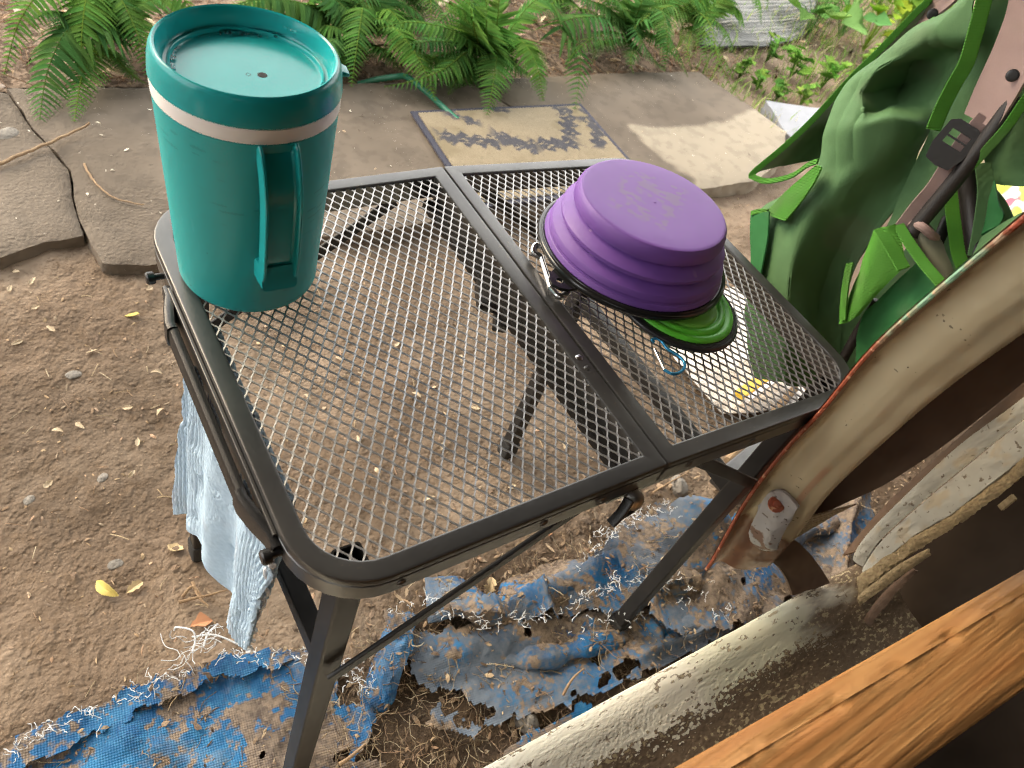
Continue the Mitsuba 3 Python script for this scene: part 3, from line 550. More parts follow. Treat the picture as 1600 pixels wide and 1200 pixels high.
tabp = trimesh.creation.extrude_polygon(Polygon([(0.092, -0.014), (0.104, -0.011), (0.110, -0.006), (0.112, 0), (0.110, 0.006), (0.104, 0.011), (0.092, 0.014)]).buffer(0.002).difference(Point(0.1045, 0).buffer(0.0036)), 0.003, engine='earcut')
put('hanging_tab', xm(tabp, basis(BC-BN*0.002, BN, tc)), 'gloss_black', bw)
def carabiner(P, r, bsdf, gate0, gate1, gr, gbsdf, name, label):
    k = thing(name, label, 'carabiner')
    put('hook', tube(catmull(P, 7), r, 12), bsdf, k); put('gate', tube([gate0, A(gate0)*.5+A(gate1)*.5, gate1], gr, 12), gbsdf, k); return k
q = lambda u, v, w: tuple(onpan(u, v, w))
CS = [(0.0245,0.2414,0.006),(0.0187,0.2478,0.008),(0.0243,0.2535,0.011),(0.0306,0.2452,0.0105),(0.0285,0.2222,0.009),(0.0263,0.2004,0.007),(0.0224,0.1918,0.006),(0.0126,0.19,0.005),(0.01,0.202,0.005)]
carabiner(CS, 0.0033, 'chrome', CS[0], CS[-1], 0.0028, 'chrome', 'silver_carabiner', 'silver carabiner clipped to the tab on the left of the purple bowl')

# ---------------------------------------------------------------- green collapsed bowl below it
GC = A((0.1325, 0.1530, 0.0)); GN = unit((0.038, 0, 1)); GB = basis(GC+GN*0.001, GN)
gb = thing('green_bowl', 'lime green collapsed bowl with a black rim, partly under the purple bowl', 'bowl')
put('rim', lathe([(0.050, 0.0), (0.0640, 0.0), (0.0662, 0.0012), (0.0668, 0.0035), (0.0655, 0.0058), (0.0625, 0.0066), (0.058, 0.0064), (0.052, 0.006)], 90, GB), 'black_plastic', gb, smooth=50)
put('folds', lathe([(0.058, 0.0055), (0.0595, 0.0070), (0.0588, 0.0092), (0.0560, 0.0104), (0.0530, 0.0100), (0.0512, 0.0085), (0.0505, 0.0085), (0.0496, 0.0104), (0.0478, 0.0116), (0.0450, 0.0114), (0.0430, 0.0096), (0.0422, 0.0090), (0.0410, 0.009)], 90, GB), 'green_silicone', gb, smooth=50)
put('base_disc', lathe([(0.0415, 0.0088), (0.0405, 0.0108), (0.0385, 0.0116), (0.02, 0.0114), (0.0001, 0.0113)], 90, GB), 'lime_disc', gb, smooth=50)
CB = [(0.0741,0.1151,0.0025),(0.0726,0.1174,0.004),(0.0773,0.1168,0.005),(0.0801,0.112,0.0048),(0.0806,0.1033,0.0042),(0.0858,0.0928,0.0042),(0.0862,0.0845,0.0042),(0.0813,0.0787,0.0042),(0.073,0.0756,0.0042),(0.0642,0.0766,0.0042),(0.0599,0.0828,0.004)]
carabiner(CB, 0.0014, 'blue_anodised', [(0.0672,0.1065,0.004)][0], CB[-1], 0.0015, 'chrome', 'blue_carabiner', 'small blue carabiner with a silver gate, lying by the green bowl')

# ---------------------------------------------------------------- pale blue cloth hanging from the left side
def ycl(z): return 0.0
ztop, n_r, n_c = -0.026, 190, 210
yy = np.linspace(0, 1, n_c)[None, :]; vv = np.linspace(0, 1, n_r)[:, None]
yl = np.interp(vv, [0, 0.2, 0.55, 1], [0.262, 0.270, 0.288, 0.300]); yr = np.interp(vv, [0, .3, .55, .8, 1], [0.0555, 0.058, 0.064, 0.075, 0.088])
yv = yr+(yl-yr)*yy
lowz = np.interp(yy, [0, 0.05, 0.16, 0.36, 0.45, 0.6, 0.8, 1.0], [-0.262, -0.276, -0.275, -0.276, -0.262, -0.262, -0.30, -0.351])
lowz = lowz-0.006*nfbm(np.stack([yy*9, yy*0, yy*0], -1), 3, 2)
zv = ztop+(lowz-ztop)*vv
hang = np.sqrt(vv)
xv = -0.2985-0.006*np.sin(yy*11+vv*1.6)*hang-0.005*np.sin(yy*23+1.3+vv*3)*hang-0.004*hang+(nfbm(np.stack([yv*22, zv*15, yv*0], -1), 3, 9)-0.5)*0.007*hang
ribs = np.sin(yy*0+yv*1250)*0.0012*np.clip(np.abs(yy-0.45)*3.4-0.45, 0, 1)
dim = -0.0035*np.clip(nz(np.stack([yv*60, zv*42, yv*0], -1), 5)-0.70, 0, .3)*8
xv = xv+ribs-dim*0.5
V, F, uv = grid_mesh(np.stack([xv, np.broadcast_to(yv, xv.shape), np.broadcast_to(zv, xv.shape)], -1))
ck = thing('dish_cloth', 'pale blue ribbed cloth hanging down from the left side of the table', 'cloth')
put('front_fold', thick(V, F, 0.003), 'towel', ck, smooth=60)
V2 = V.copy(); V2[:, 0] = V2[:, 0]*0.4-0.289*0.6+0.016; V2[:, 2] = -0.03+(V2[:, 2]+0.03)*0.90; V2[:, 1] = 0.085+(V2[:, 1]-0.056)*0.84
put('back_fold', thick(V2, F, 0.003), 'towel', ck, smooth=60)
e = [(-0.300+0.0025*math.sin(t*60), 0.0555+0.031*t+0.003*math.sin(t*50), -0.03-0.235*t) for t in np.linspace(0, 1, 60)]
put('edge_stitching', tube(e, 0.0018, 6), 'thread', ck)

# ---------------------------------------------------------------- door mat and hose on the path
mt = thing('door_mat', 'tan door mat with dark leaf pattern and navy border lying on the concrete path', 'mat')
mq = A([(0.49, 0.94), (1.03, 0.935), (1.052, 1.315), (0.517, 1.313)])
r, c = 60, 80; u, v = np.meshgrid(np.linspace(0, 1, c), np.linspace(0, 1, r)); u, v = u[..., None], v[..., None]
def matxy(u, v): return (mq[0]*(1-u)+mq[1]*u)*(1-v)+(mq[3]*(1-u)+mq[2]*u)*v
def matsheet(u, v, dz):
    xy = matxy(u, v); z = ZS+dz+0.004*nfbm(np.concatenate([xy*5, xy[..., :1]*0], -1), 3, 4); return np.concatenate([xy, z[..., None]], -1)
V, F, uv = grid_mesh(matsheet(0.028+u*0.944, 0.035+v*0.93, 0.011)); put('pile', thick(V, F, 0.004), 'mat_pile', mt, smooth=50)
V, F, uv = grid_mesh(matsheet(u, v, 0.007)); put('border', thick(V, F, 0.005), 'mat_edge', mt, smooth=50)
one('garden_hose', tube(catmull([(0.4639,1.4947,-0.57),(0.5042,1.4748,-0.545),(0.5399,1.4516,-0.525),(0.5652,1.4423,-0.52),(0.5892,1.4133,-0.528),(0.6072,1.3695,-0.534),(0.618,1.3145,-0.536),(0.627,1.2687,-0.536)], 8), 0.0075, 12), 'hose_green', 'short end of green hose running from the ferns onto the mat', 'hose')

# ---------------------------------------------------------------- old red metal door panel, cream inside
dp = thing('metal_door', 'old curved metal door panel, red rusty edge and cream enamel inner face, leaning beside the table', 'door panel')
Lp = [(0.245,-0.0171,-0.3279),(0.235,-0.0074,-0.2545),(0.22,0.0018,-0.1497),(0.205,0.0011,-0.0643),(0.19,-0.0057,0.0097),(0.18,-0.0038,0.0732),(0.172,-0.0121,0.1525),(0.166,-0.021,0.21),(0.162,-0.0283,0.2585),(0.155,-0.0395,0.3204)]
Rp = [(0.315,-0.0442,-0.2679),(0.305,-0.0475,-0.2195),(0.295,-0.0472,-0.174),(0.28,-0.0432,-0.1094),(0.27,-0.0469,-0.064),(0.258,-0.0497,0.0023),(0.25,-0.0561,0.076),(0.245,-0.0626,0.1292),(0.24,-0.0699,0.1845),(0.232,-0.0798,0.2617)]
Lp, Rp = A(Lp), A(Rp); nr, nc = 110, 44
from scipy.ndimage import gaussian_filter1d
def smoothline(P, n):
    d = np.r_[0, np.cumsum(np.linalg.norm(np.diff(P, axis=0), axis=1))]; d /= d[-1]
    Q = PchipInterpolator(d, P, axis=0)(np.linspace(0, 1, n)); L_ = np.linspace(0, 1, n)[:, None]; base = Q[0]*(1-L_)+Q[-1]*L_
    return base+gaussian_filter1d(Q-base, 5, axis=0, mode='reflect')*1.0
Li, Ri = smoothline(Lp, nr), smoothline(Rp, nr)
s = np.linspace(0, 1, nc); prof = np.interp(s, [0, .05, .16, .24, .34, .50, .56, .62, .76, .9, 1], [0.004, 0.001, -0.002, -0.001, 0.006, 0.0095, 0.0088, 0.0095, 0.011, 0.006, -0.006])
prof = np.convolve(np.pad(prof, 2, mode='edge'), np.ones(5)/5, 'valid')
across = Ri-Li; along = np.gradient(Li, axis=0); nrm = np.cross(along, across); nrm /= np.linalg.norm(nrm, axis=1, keepdims=True)
if (nrm.mean(0)@(A((-0.41, -0.18, 0.45))-Li.mean(0))) < 0: nrm = -nrm
S_ = Li[:, None]+across[:, None]*s[None, :, None]+nrm[:, None]*(prof*1.9)[None, :, None]
S_ += nrm[:, None]*((nfbm(S_*A((9, 9, 5)), 3, 3)-0.5)*0.003)[..., None]
V, F, uv = grid_mesh(S_); put('inner_skin', (V, F), 'cream_enamel', dp, smooth=True, uv=uv)
eP = Li+nrm*0.003; put('red_rim', sweep(eP, circle(0.0022, 8)+A((0, 0)), up=(0, 1, 0)), 'red_rust', dp)
out = A((0.22, 0.06, 0.0)); O = Li[:, None]-nrm[:, None]*0.002+(across/np.linalg.norm(across, axis=1, keepdims=True))[:, None]*(np.linspace(0, 1, 8)**1.2*0.10)[None, :, None]-nrm[:, None]*(np.linspace(0, 1, 8)**.7*0.028)[None, :, None]
V, F, uv = grid_mesh(O); put('outer_skin', (V, F), 'red_rust', dp, smooth=True)
# the dark hollow of the door and its lower edge
E0 = [(0.318,-0.0437,-0.2709),(0.325,-0.0465,-0.2245),(0.345,-0.0532,-0.2027),(0.36,-0.0591,-0.1797),(0.37,-0.0708,-0.1246),(0.4,-0.0745,-0.0672),(0.42,-0.0752,-0.0045),(0.43,-0.0757,0.0747),(0.44,-0.0784,0.1688)]
E0 = PchipInterpolator(np.linspace(0, 1, len(E0)), A(E0), axis=0)(np.linspace(0, 1, nr))
K = Ri[:, None]+(E0-Ri)[:, None]*np.linspace(0, 1, 12)[None, :, None]-nrm[:, None]*(np.sin(np.linspace(0, 1, 12)*np.pi)*0.06)[None, :, None]-nrm[:, None]*0.008
V, F, uv = grid_mesh(K); put('hollow', (V, F), 'brown_metal', dp, smooth=True)
fl = surf([[(0.3,-0.0304,-0.2714),(0.305,-0.0376,-0.2474),(0.3,-0.0402,-0.2046)], [(0.302,-0.0412,-0.2738),(0.308,-0.0472,-0.2368),(0.312,-0.0511,-0.1779)], [(0.305,-0.0452,-0.2659),(0.318,-0.0562,-0.1906),(0.33,-0.0642,-0.1521)]], 12, 16); V, F, uv = grid_mesh(fl); put('lower_flange', thick(V, F, .002), 'cream_enamel', dp, smooth=False, uv=None)
st = put('hinge_strap', thick(*grid_mesh(surf([[(0.223,-0.0168,-0.1678),(0.223,-0.0139,-0.1436),(0.228,-0.0233,-0.1301),(0.233,-0.0435,-0.1332)], [(0.225,-0.0213,-0.1889),(0.226,-0.0271,-0.1724),(0.23,-0.0395,-0.1634),(0.235,-0.045,-0.1501)], [(0.228,-0.0252,-0.2067),(0.23,-0.0357,-0.1997),(0.233,-0.0466,-0.1951),(0.238,-0.0482,-0.1735)], [(0.235,-0.0345,-0.2221),(0.238,-0.0437,-0.2175),(0.24,-0.0516,-0.2116),(0.243,-0.0542,-0.2034)], [(0.253,-0.0465,-0.2318),(0.253,-0.0504,-0.2252),(0.253,-0.0533,-0.2203),(0.253,-0.0552,-0.2143)]], 40, 24))[:2], 0.0045), 'galvanised', dp, smooth=40)
bp = A([(0.225,-0.0276,-0.1474)][0]); put('bolt', lathe([(0, .0035), (.003, .0033), (.0042, .0022), (.0046, 0), (.0085, -.0002), (.0092, -.002)], 18, basis(bp-0.004*unit(bp-A((-0.41, -0.18, 0.45))), (-0.55, -0.35, 0.75))), 'red_rust', st)
put('hinge_arm', thick(*grid_mesh(surf([[(0.288,-0.033,-0.2686),(0.3,-0.0453,-0.2719),(0.33,-0.0452,-0.2604)], [(0.305,-0.052,-0.2867),(0.325,-0.0599,-0.2937),(0.36,-0.0624,-0.284)], [(0.335,-0.0734,-0.3198),(0.355,-0.0768,-0.32),(0.385,-0.086,-0.3083)], [(0.345,-0.0904,-0.3407),(0.365,-0.095,-0.339),(0.395,-0.1025,-0.3215)]], 30, 14))[:2], 0.004), 'brown_metal', st, smooth=40)

# ---------------------------------------------------------------- worn door jamb: trim strip, board with torn ply edge, peeling splinters
jb = thing('door_jamb', 'worn white door jamb of layered boards with a torn plywood edge, standing on the sill', 'door frame')
def strip(name, Lq, Rq, b, t, par, n=40, m=10, bulge=0.0, wob=0.0, uvw=False):
    a = PchipInterpolator(np.linspace(0, 1, len(Lq)), A(Lq), axis=0)(np.linspace(0, 1, n)); c = PchipInterpolator(np.linspace(0, 1, len(Rq)), A(Rq), axis=0)(np.linspace(0, 1, n))
    w = np.linspace(0, 1, m); P = a[:, None]+(c-a)[:, None]*w[None, :, None]
    nn = np.cross(np.gradient(a, axis=0), c-a); nn /= np.linalg.norm(nn, axis=1, keepdims=True)
    if nn.mean(0)@(A((-0.41, -0.18, 0.45))-a.mean(0)) < 0: nn = -nn
    P = P+nn[:, None]*(np.sin(w*np.pi)*bulge)[None, :, None]+nn[:, None]*((nfbm(P*50, 3, 5)-0.5)*wob)[..., None]
    V, F, uv = grid_mesh(P); return put(name, thick(V, F, t), b, par, smooth=45)
strip('brown_backing', [(0.5,-0.0764,-0.3671),(0.5,-0.0622,-0.2312),(0.5,-0.0602,-0.1068),(0.5,-0.0611,-0.0047),(0.5,-0.0626,0.1286)], [(0.485,-0.0896,-0.3163),(0.485,-0.0772,-0.1966),(0.485,-0.0734,-0.1101),(0.485,-0.0778,-0.0131),(0.485,-0.0799,0.1181)], 'brown_metal', .004, jb)
strip('trim_strip', [(0.478,-0.0921,-0.3359),(0.478,-0.0802,-0.2926),(0.478,-0.0729,-0.1857),(0.478,-0.07,-0.101),(0.478,-0.0757,-0.0064),(0.478,-0.0785,0.1229)], [(0.474,-0.1057,-0.3275),(0.474,-0.0931,-0.2691),(0.474,-0.0909,-0.2029),(0.474,-0.0902,-0.1406),(0.474,-0.0908,-0.0202),(0.474,-0.092,0.1109)], 'jamb_white', .006, jb, bulge=.002)
strip('white_board', [(0.47,-0.1095,-0.3252),(0.47,-0.0973,-0.2662),(0.47,-0.0939,-0.2005),(0.47,-0.0931,-0.1385),(0.47,-0.0932,-0.0202),(0.47,-0.0946,0.1102)], [(0.462,-0.1163,-0.3254),(0.462,-0.1165,-0.2295),(0.462,-0.1197,-0.1873),(0.462,-0.1229,-0.1546),(0.462,-0.1224,-0.0466),(0.462,-0.1215,0.0862)], 'jamb_white', .006, jb, bulge=.001, wob=.002)
strip('torn_ply_edge', [(0.425,-0.1332,-0.394),(0.445,-0.1174,-0.3417),(0.455,-0.1156,-0.3178),(0.462,-0.1177,-0.2308),(0.462,-0.1246,-0.1564),(0.462,-0.1239,-0.0482),(0.462,-0.1228,0.0849)], [(0.418,-0.1439,-0.3903),(0.44,-0.1328,-0.3334),(0.45,-0.129,-0.2901),(0.458,-0.133,-0.2062),(0.458,-0.1362,-0.1278),(0.458,-0.1356,-0.0583),(0.458,-0.1314,0.0779)], 'ply_edge', .005, jb, n=120, m=14, bulge=.002, wob=.010)
strip('splinter', [(0.435,-0.1341,-0.3457),(0.445,-0.1326,-0.2765),(0.452,-0.1384,-0.212)], [(0.43,-0.1438,-0.3494),(0.442,-0.1433,-0.2758),(0.45,-0.1442,-0.2135)], 'ply_edge', .003, jb, bulge=.003, wob=.004)
strip('splinter', [(0.425,-0.1599,-0.3438),(0.438,-0.147,-0.2869),(0.445,-0.1456,-0.2433)], [(0.421,-0.1703,-0.3384),(0.434,-0.1569,-0.2793),(0.444,-0.1504,-0.2406)], 'brown_metal', .002, jb, bulge=.003, wob=.004)
strip('board_chip', [(0.45,-0.1451,-0.1016),(0.45,-0.1443,-0.0794)], [(0.447,-0.1516,-0.1007),(0.447,-0.1506,-0.0786)], 'ply_edge', .003, jb)

# ---------------------------------------------------------------- varnished wooden rail in the foreground
xs = np.linspace(-0.7, 1.1, 360)
pr = A([(0.0, -0.030), (0.0, -0.0105), (-0.002, -0.008), (-0.0155, -0.0008), (-0.017, 0.0), (-0.0185, -0.0012), (-0.045, -0.0035), (-0.070, -0.006), (-0.0765, -0.010), (-0.079, -0.018), (-0.078, -0.036), (-0.070, -0.043), (-0.010, -0.043), (-0.002, -0.040)])
pr = A(Polygon(pr).segmentize(0.003).exterior.coords)
P = np.zeros((len(xs), len(pr), 3)); pc = pr
P[..., 0] = xs[:, None]; P[..., 1] = -0.181-0.0585*(xs[:, None]+0.105)+pc[None, :, 0]; P[..., 2] = -0.056+pc[None, :, 1]
q = P.copy(); ridge = np.exp(-((pc[None, :, 0]+0.017)/0.005)**2)*(pc[None, :, 1] > -0.012); chip = np.clip(nfbm(q*A((26, 0, 0))+3, 3, 5)-0.52, 0, 1)*0.022*ridge
face = pc[None, :, 1] > -0.012
P[..., 2] += face*((nfbm(q*A((7, 90, 0)), 3, 2)-0.5)*0.0022+(nfbm(q*A((3, 14, 0)), 2, 9)-0.5)*0.003)-chip; P[..., 1] += (nfbm(q*A((4, 6, 6)), 2, 7)-0.5)*0.002*face
P[:, -1] = P[:, 0]; V, F, uv = grid_mesh(P)
one('wooden_rail', (V, F), 'rail_wood', 'orange varnished wooden rail with chipped edge across the lower right corner', 'rail', smooth=28)

# ---------------------------------------------------------------- folded green canvas camp chair
ch_ = thing('camp_chair', 'folded green canvas camp chair with lime trim, mauve straps and a black tube frame', 'camp chair')
rows = [
 [(0.49,0.2593,0.3064),(0.48,0.2464,0.3116),(0.47,0.2366,0.3154),(0.47,0.2328,0.3171)],
 [(0.49,0.2619,0.2625),(0.475,0.2469,0.2694),(0.47,0.2415,0.2719),(0.47,0.2375,0.2739)],
 [(0.49,0.2882,0.2111),(0.465,0.2538,0.229),(0.465,0.2337,0.2383),(0.465,0.2164,0.2449)],
 [(0.485,0.303,0.1726),(0.468,0.2698,0.1958),(0.5,0.2599,0.2043),(0.507,0.2322,0.2226)],
 [(0.475,0.3106,0.1428),(0.455,0.2798,0.169),(0.53,0.2868,0.1704),(0.507,0.2262,0.2098)],
 [(0.465,0.3064,0.1208),(0.448,0.2775,0.1454),(0.547,0.2889,0.1459),(0.51,0.2236,0.1871)],
 [(0.455,0.2954,0.106),(0.428,0.2478,0.1358),(0.517,0.2668,0.1349),(0.507,0.2192,0.1664)],
 [(0.447,0.2841,0.0861),(0.418,0.238,0.1281),(0.443,0.2214,0.1487),(0.5,0.207,0.142)],
 [(0.44,0.2633,0.0506),(0.428,0.2259,0.0854),(0.45,0.2036,0.1044),(0.495,0.1993,0.1207)],
 [(0.432,0.2952,-0.0348),(0.412,0.2264,0.0213),(0.47,0.2012,0.0332),(0.485,0.1763,0.0729)],
 [(0.408,0.2561,-0.0736),(0.392,0.2025,-0.025),(0.465,0.1917,-0.0341),(0.475,0.1695,-0.0054)],
 [(0.395,0.2294,-0.1008),(0.378,0.1722,-0.0577),(0.46,0.1721,-0.0815),(0.47,0.1549,-0.0446)],
 [(0.39,0.2052,-0.1373),(0.38,0.1535,-0.0896),(0.435,0.1412,-0.1034),(0.465,0.1283,-0.0879)],
 [(0.39,0.1463,-0.1879),(0.38,0.1067,-0.1528),(0.425,0.0941,-0.1605),(0.455,0.0781,-0.1464)],
]
def wrinkle(P, seed, amp=.0022):
    du, dv = np.gradient(P, axis=1), np.gradient(P, axis=0); n = np.cross(du, dv); n /= np.linalg.norm(n, axis=2, keepdims=True)+1e-9
    t = P[..., 2]*.8+P[..., 1]*.5; w = P[..., 1]*.8-P[..., 2]*.5; k = 1-np.abs(2*nfbm(np.stack([t*9, w*34, t*0], -1), 2, seed)-1)
    return P+n*((k**4)*amp*2-amp)[..., None]
put('canvas_back', thick(*grid_mesh(wrinkle(surf(rows, 150, 80, fold=.007, freq=12, seed=3), 40))[:2], .0022), 'canvas_green', ch_, smooth=60)
# seam running down the canvas and its pale stitches
put('seam', tube(catmull([(0.428,0.2474,0.0318),(0.422,0.2456,0.0051),(0.413,0.238,-0.0235),(0.404,0.2225,-0.0442),(0.387,0.1867,-0.0623)], 6), .0018, 6), 'canvas_green', ch_)
for k in (0, 1): put('stitch', tube(catmull([[(0.427,0.2518,0.0314),(0.424,0.241,0.0314),(0.42,0.2265,0.04)], [(0.425,0.2477,0.0244),(0.422,0.2367,0.0255),(0.419,0.2245,0.0332)]][k], 5), .0007, 5), 'thread', ch_)
prow = [[(0.52,0.309,0.2403),(0.58,0.3238,0.2352),(0.63,0.3302,0.234)], [(0.52,0.3118,0.2237),(0.58,0.3331,0.2044),(0.63,0.3511,0.1929)], [(0.52,0.325,0.173),(0.585,0.353,0.1544),(0.63,0.3711,0.1436)], [(0.52,0.3377,0.1286),(0.58,0.3665,0.1081),(0.62,0.3881,0.0909)], [(0.51,0.3463,0.0657),(0.57,0.3707,0.0492),(0.6,0.3741,0.0475)], [(0.5,0.3561,0.0195),(0.57,0.3757,0.0055),(0.59,0.3597,0.0251)], [(0.485,0.3674,-0.032),(0.57,0.3824,-0.0375),(0.585,0.3455,-0.0043)]]
put('side_pocket', thick(*grid_mesh(surf(prow, 60, 20, fold=.004, seed=5))[:2], .002), 'canvas_green', ch_, smooth=60)
def trim(name, P, w=.007, t=.0025, nrm=(-.6, -.4, .6), b='lime_webbing'): return put(name, ribbon(P, w, t, nrm), b, ch_, smooth=40)
trim('lime_binding', [(0.515,0.3058,0.26),(0.515,0.3055,0.2362),(0.515,0.3094,0.224),(0.515,0.3219,0.1739),(0.515,0.3345,0.1297),(0.505,0.3437,0.0667),(0.495,0.3527,0.0212),(0.48,0.3649,-0.0286),(0.478,0.3595,-0.0329),(0.474,0.3351,-0.0211),(0.462,0.3031,0.0114),(0.455,0.2877,0.0395),(0.45,0.276,0.0537)], .008)
trim('lime_binding', [(0.5,0.2774,0.2315),(0.5,0.285,0.2166),(0.5,0.2925,0.1939),(0.495,0.2981,0.1815)], .007)
# lower pocket: bright leading edge, bound opening, lower panel
pk = [[(0.414,0.2555,0.0658),(0.408,0.245,0.0702),(0.406,0.243,0.0647)], [(0.416,0.2659,0.0344),(0.406,0.2473,0.0455),(0.4,0.2376,0.0514)], [(0.416,0.2732,0.0081),(0.403,0.2525,0.0215),(0.398,0.2368,0.032)], [(0.413,0.2772,-0.0203),(0.398,0.256,-0.0097),(0.39,0.2363,0.0022)]]
put('pocket_edge', thick(*grid_mesh(surf(pk, 30, 12))[:2], .002), 'lime_webbing', ch_, smooth=60)
pl = [[(0.417,0.2985,-0.0374),(0.41,0.286,-0.0278),(0.397,0.2663,-0.0077)], [(0.412,0.2784,-0.0584),(0.402,0.2663,-0.0491),(0.39,0.2446,-0.0294)], [(0.402,0.2539,-0.075),(0.392,0.243,-0.066),(0.38,0.2273,-0.0481)], [(0.392,0.2268,-0.1001),(0.382,0.2177,-0.0918),(0.372,0.2069,-0.0797)]]
put('pocket_side', thick(*grid_mesh(surf(pl, 24, 10))[:2], .002), 'canvas_emerald', ch_, smooth=60)
trim('lime_binding', [(0.413,0.2957,-0.0357),(0.408,0.2848,-0.0235),(0.402,0.2706,-0.0117)], .006)
trim('lime_webbing_strip', [(0.462,0.2372,0.3086),(0.462,0.2279,0.2808),(0.46,0.2174,0.2616),(0.458,0.2086,0.245),(0.456,0.199,0.2256),(0.456,0.1958,0.2048),(0.455,0.1908,0.1821),(0.452,0.1823,0.1586)], .0155, .003)
# mauve straps, buckle, grommets
ms = [[(0.47,0.2222,0.3039),(0.46,0.1939,0.3283)], [(0.468,0.2032,0.2794),(0.455,0.1729,0.3089)], [(0.466,0.19,0.2498),(0.452,0.1487,0.2786)], [(0.464,0.1801,0.2175),(0.45,0.1369,0.2479)], [(0.461,0.1686,0.1861),(0.447,0.1268,0.1945)]]
put('mauve_panel', thick(*grid_mesh(surf(ms, 40, 12, fold=.003, seed=7))[:2], .003), 'mauve_strap', ch_, smooth=50)
ms2 = [[(0.53,0.3146,0.2494),(0.52,0.2747,0.2817)], [(0.53,0.308,0.231),(0.52,0.2784,0.2562)], [(0.53,0.3076,0.2059),(0.52,0.2875,0.231)]]
put('mauve_panel', thick(*grid_mesh(surf(ms2, 20, 8))[:2], .003), 'mauve_strap', ch_, smooth=50)
CAM = A((-0.4145, -0.1833, 0.449))
for pq in [(0.448,0.1492,0.2408),(0.515,0.2917,0.2302)]:
    pq = A(pq); put('grommet', lathe([(0, .001), (.004, .0012), (.0055, .0006), (.006, -.001)], 20, basis(pq, unit(CAM-pq))), 'black_plastic', ch_)
trim('mauve_strap', [(0.452,0.1461,0.1978),(0.45,0.1467,0.1737),(0.445,0.1433,0.1525),(0.44,0.137,0.1211),(0.44,0.1378,0.0935),(0.438,0.1364,0.0682),(0.436,0.1349,0.057)], .0165, .0025, b='mauve_strap')
bpos = A([(0.44,0.1504,0.1643)][0]); bn = unit(CAM-bpos); bx_ = A([(0.44,0.1492,0.1802)][0])-A([(0.44,0.1506,0.1486)][0]); BMx = basis(bpos, bn, bx_)
bk = Polygon([(-.022, -.012), (-.024, .0), (-.022, .012), (-.008, .016), (.016, .0155), (.020, .010), (.020, -.010), (.016, -.0155), (-.008, -.016)]).buffer(.002)
for y0 in (.004, .0125): bk = bk.difference(Polygon([(y0-.0075, -.0105), (y0-.001, -.0105), (y0-.001, .0105), (y0-.0075, .0105)]))
put('buckle', xm(trimesh.creation.extrude_polygon(bk, .005, engine='earcut'), BMx), 'black_plastic', ch_, smooth=False)
put('frame_tube', tube([(0.458,0.1359,0.2266),(0.452,0.1307,0.1917),(0.447,0.1269,0.1424),(0.44,0.1245,0.0837),(0.438,0.1231,0.0663)], .0085, 16), 'black_tube', ch_)
put('frame_tube', tube([(0.49,0.1409,0.1366),(0.49,0.1218,0.1184),(0.485,0.0939,0.0971),(0.48,0.0546,0.0672),(0.48,0.0259,0.0456)], .0105, 16), 'black_tube', ch_)
put('frame_tube', tube([(0.5,0.1137,0.0462),(0.52,0.1296,0.0683),(0.53,0.1279,0.0914)], .007, 12), 'black_tube', ch_)
sl = [[(0.452,0.14,0.0669),(0.438,0.1292,0.0864),(0.445,0.1153,0.0841),(0.456,0.1083,0.0756)], [(0.45,0.1227,0.0555),(0.436,0.108,0.0682),(0.442,0.1004,0.0717),(0.455,0.0969,0.0742)], [(0.45,0.1024,0.0501),(0.436,0.0904,0.0611),(0.44,0.0843,0.0656),(0.452,0.0825,0.0686)], [(0.45,0.0685,0.0419),(0.44,0.0606,0.0493),(0.44,0.0564,0.0549),(0.45,0.0598,0.0592)], [(0.45,0.0359,0.0334),(0.44,0.03,0.0395),(0.44,0.0261,0.0451),(0.45,0.0303,0.0484)]]
put('tube_sleeve', thick(*grid_mesh(surf(sl, 40, 20, fold=.004, seed=6))[:2], .002), 'sleeve_grey', ch_, smooth=60)
put('sleeve_cuff', tube(catmull([(0.452,0.1393,0.0639),(0.434,0.1214,0.0809),(0.438,0.1085,0.08),(0.452,0.1041,0.0742)], 6), .005, 10), 'mauve_strap', ch_)
trim('lime_edge', [(0.45,0.1246,0.2603),(0.448,0.124,0.2328),(0.446,0.1202,0.2046),(0.446,0.1211,0.1791),(0.447,0.1233,0.1529),(0.449,0.127,0.139)], .0095, .0025)
trim('lime_strap', [(0.478,0.15,0.1262),(0.472,0.1264,0.1085),(0.466,0.0981,0.0877),(0.462,0.0718,0.0695),(0.46,0.0449,0.0611)], .015, .0025)
trim('lime_strap', [(0.485,0.1287,0.1513),(0.482,0.1054,0.1316),(0.478,0.0809,0.0998),(0.475,0.0656,0.0771)], .017, .0025, b='canvas_green')
rp = [[(0.52,0.1968,0.2103),(0.51,0.1776,0.2289),(0.5,0.1507,0.2582)], [(0.52,0.174,0.1704),(0.505,0.1437,0.1908),(0.495,0.1072,0.2148)], [(0.51,0.1328,0.1421),(0.5,0.1075,0.1593),(0.49,0.0749,0.1833)], [(0.505,0.1112,0.1365),(0.5,0.0924,0.1475),(0.49,0.0619,0.1695)]]
put('seat_canvas', thick(*grid_mesh(surf(rp, 50, 24, fold=.008, seed=8))[:2], .002), 'canvas_green', ch_, smooth=60)
rp2 = [[(0.5,0.1339,0.1405),(0.495,0.1205,0.144),(0.49,0.1068,0.1429)], [(0.49,0.1086,0.1198),(0.485,0.0966,0.1295),(0.48,0.0845,0.131)], [(0.485,0.092,0.103),(0.48,0.0802,0.1131),(0.475,0.072,0.1263)], [(0.48,0.0791,0.0903),(0.475,0.0735,0.1063),(0.475,0.0696,0.1163)]]
put('seat_flap', thick(*grid_mesh(surf(rp2, 30, 16, fold=.006, seed=9))[:2], .002), 'canvas_emerald', ch_, smooth=60)
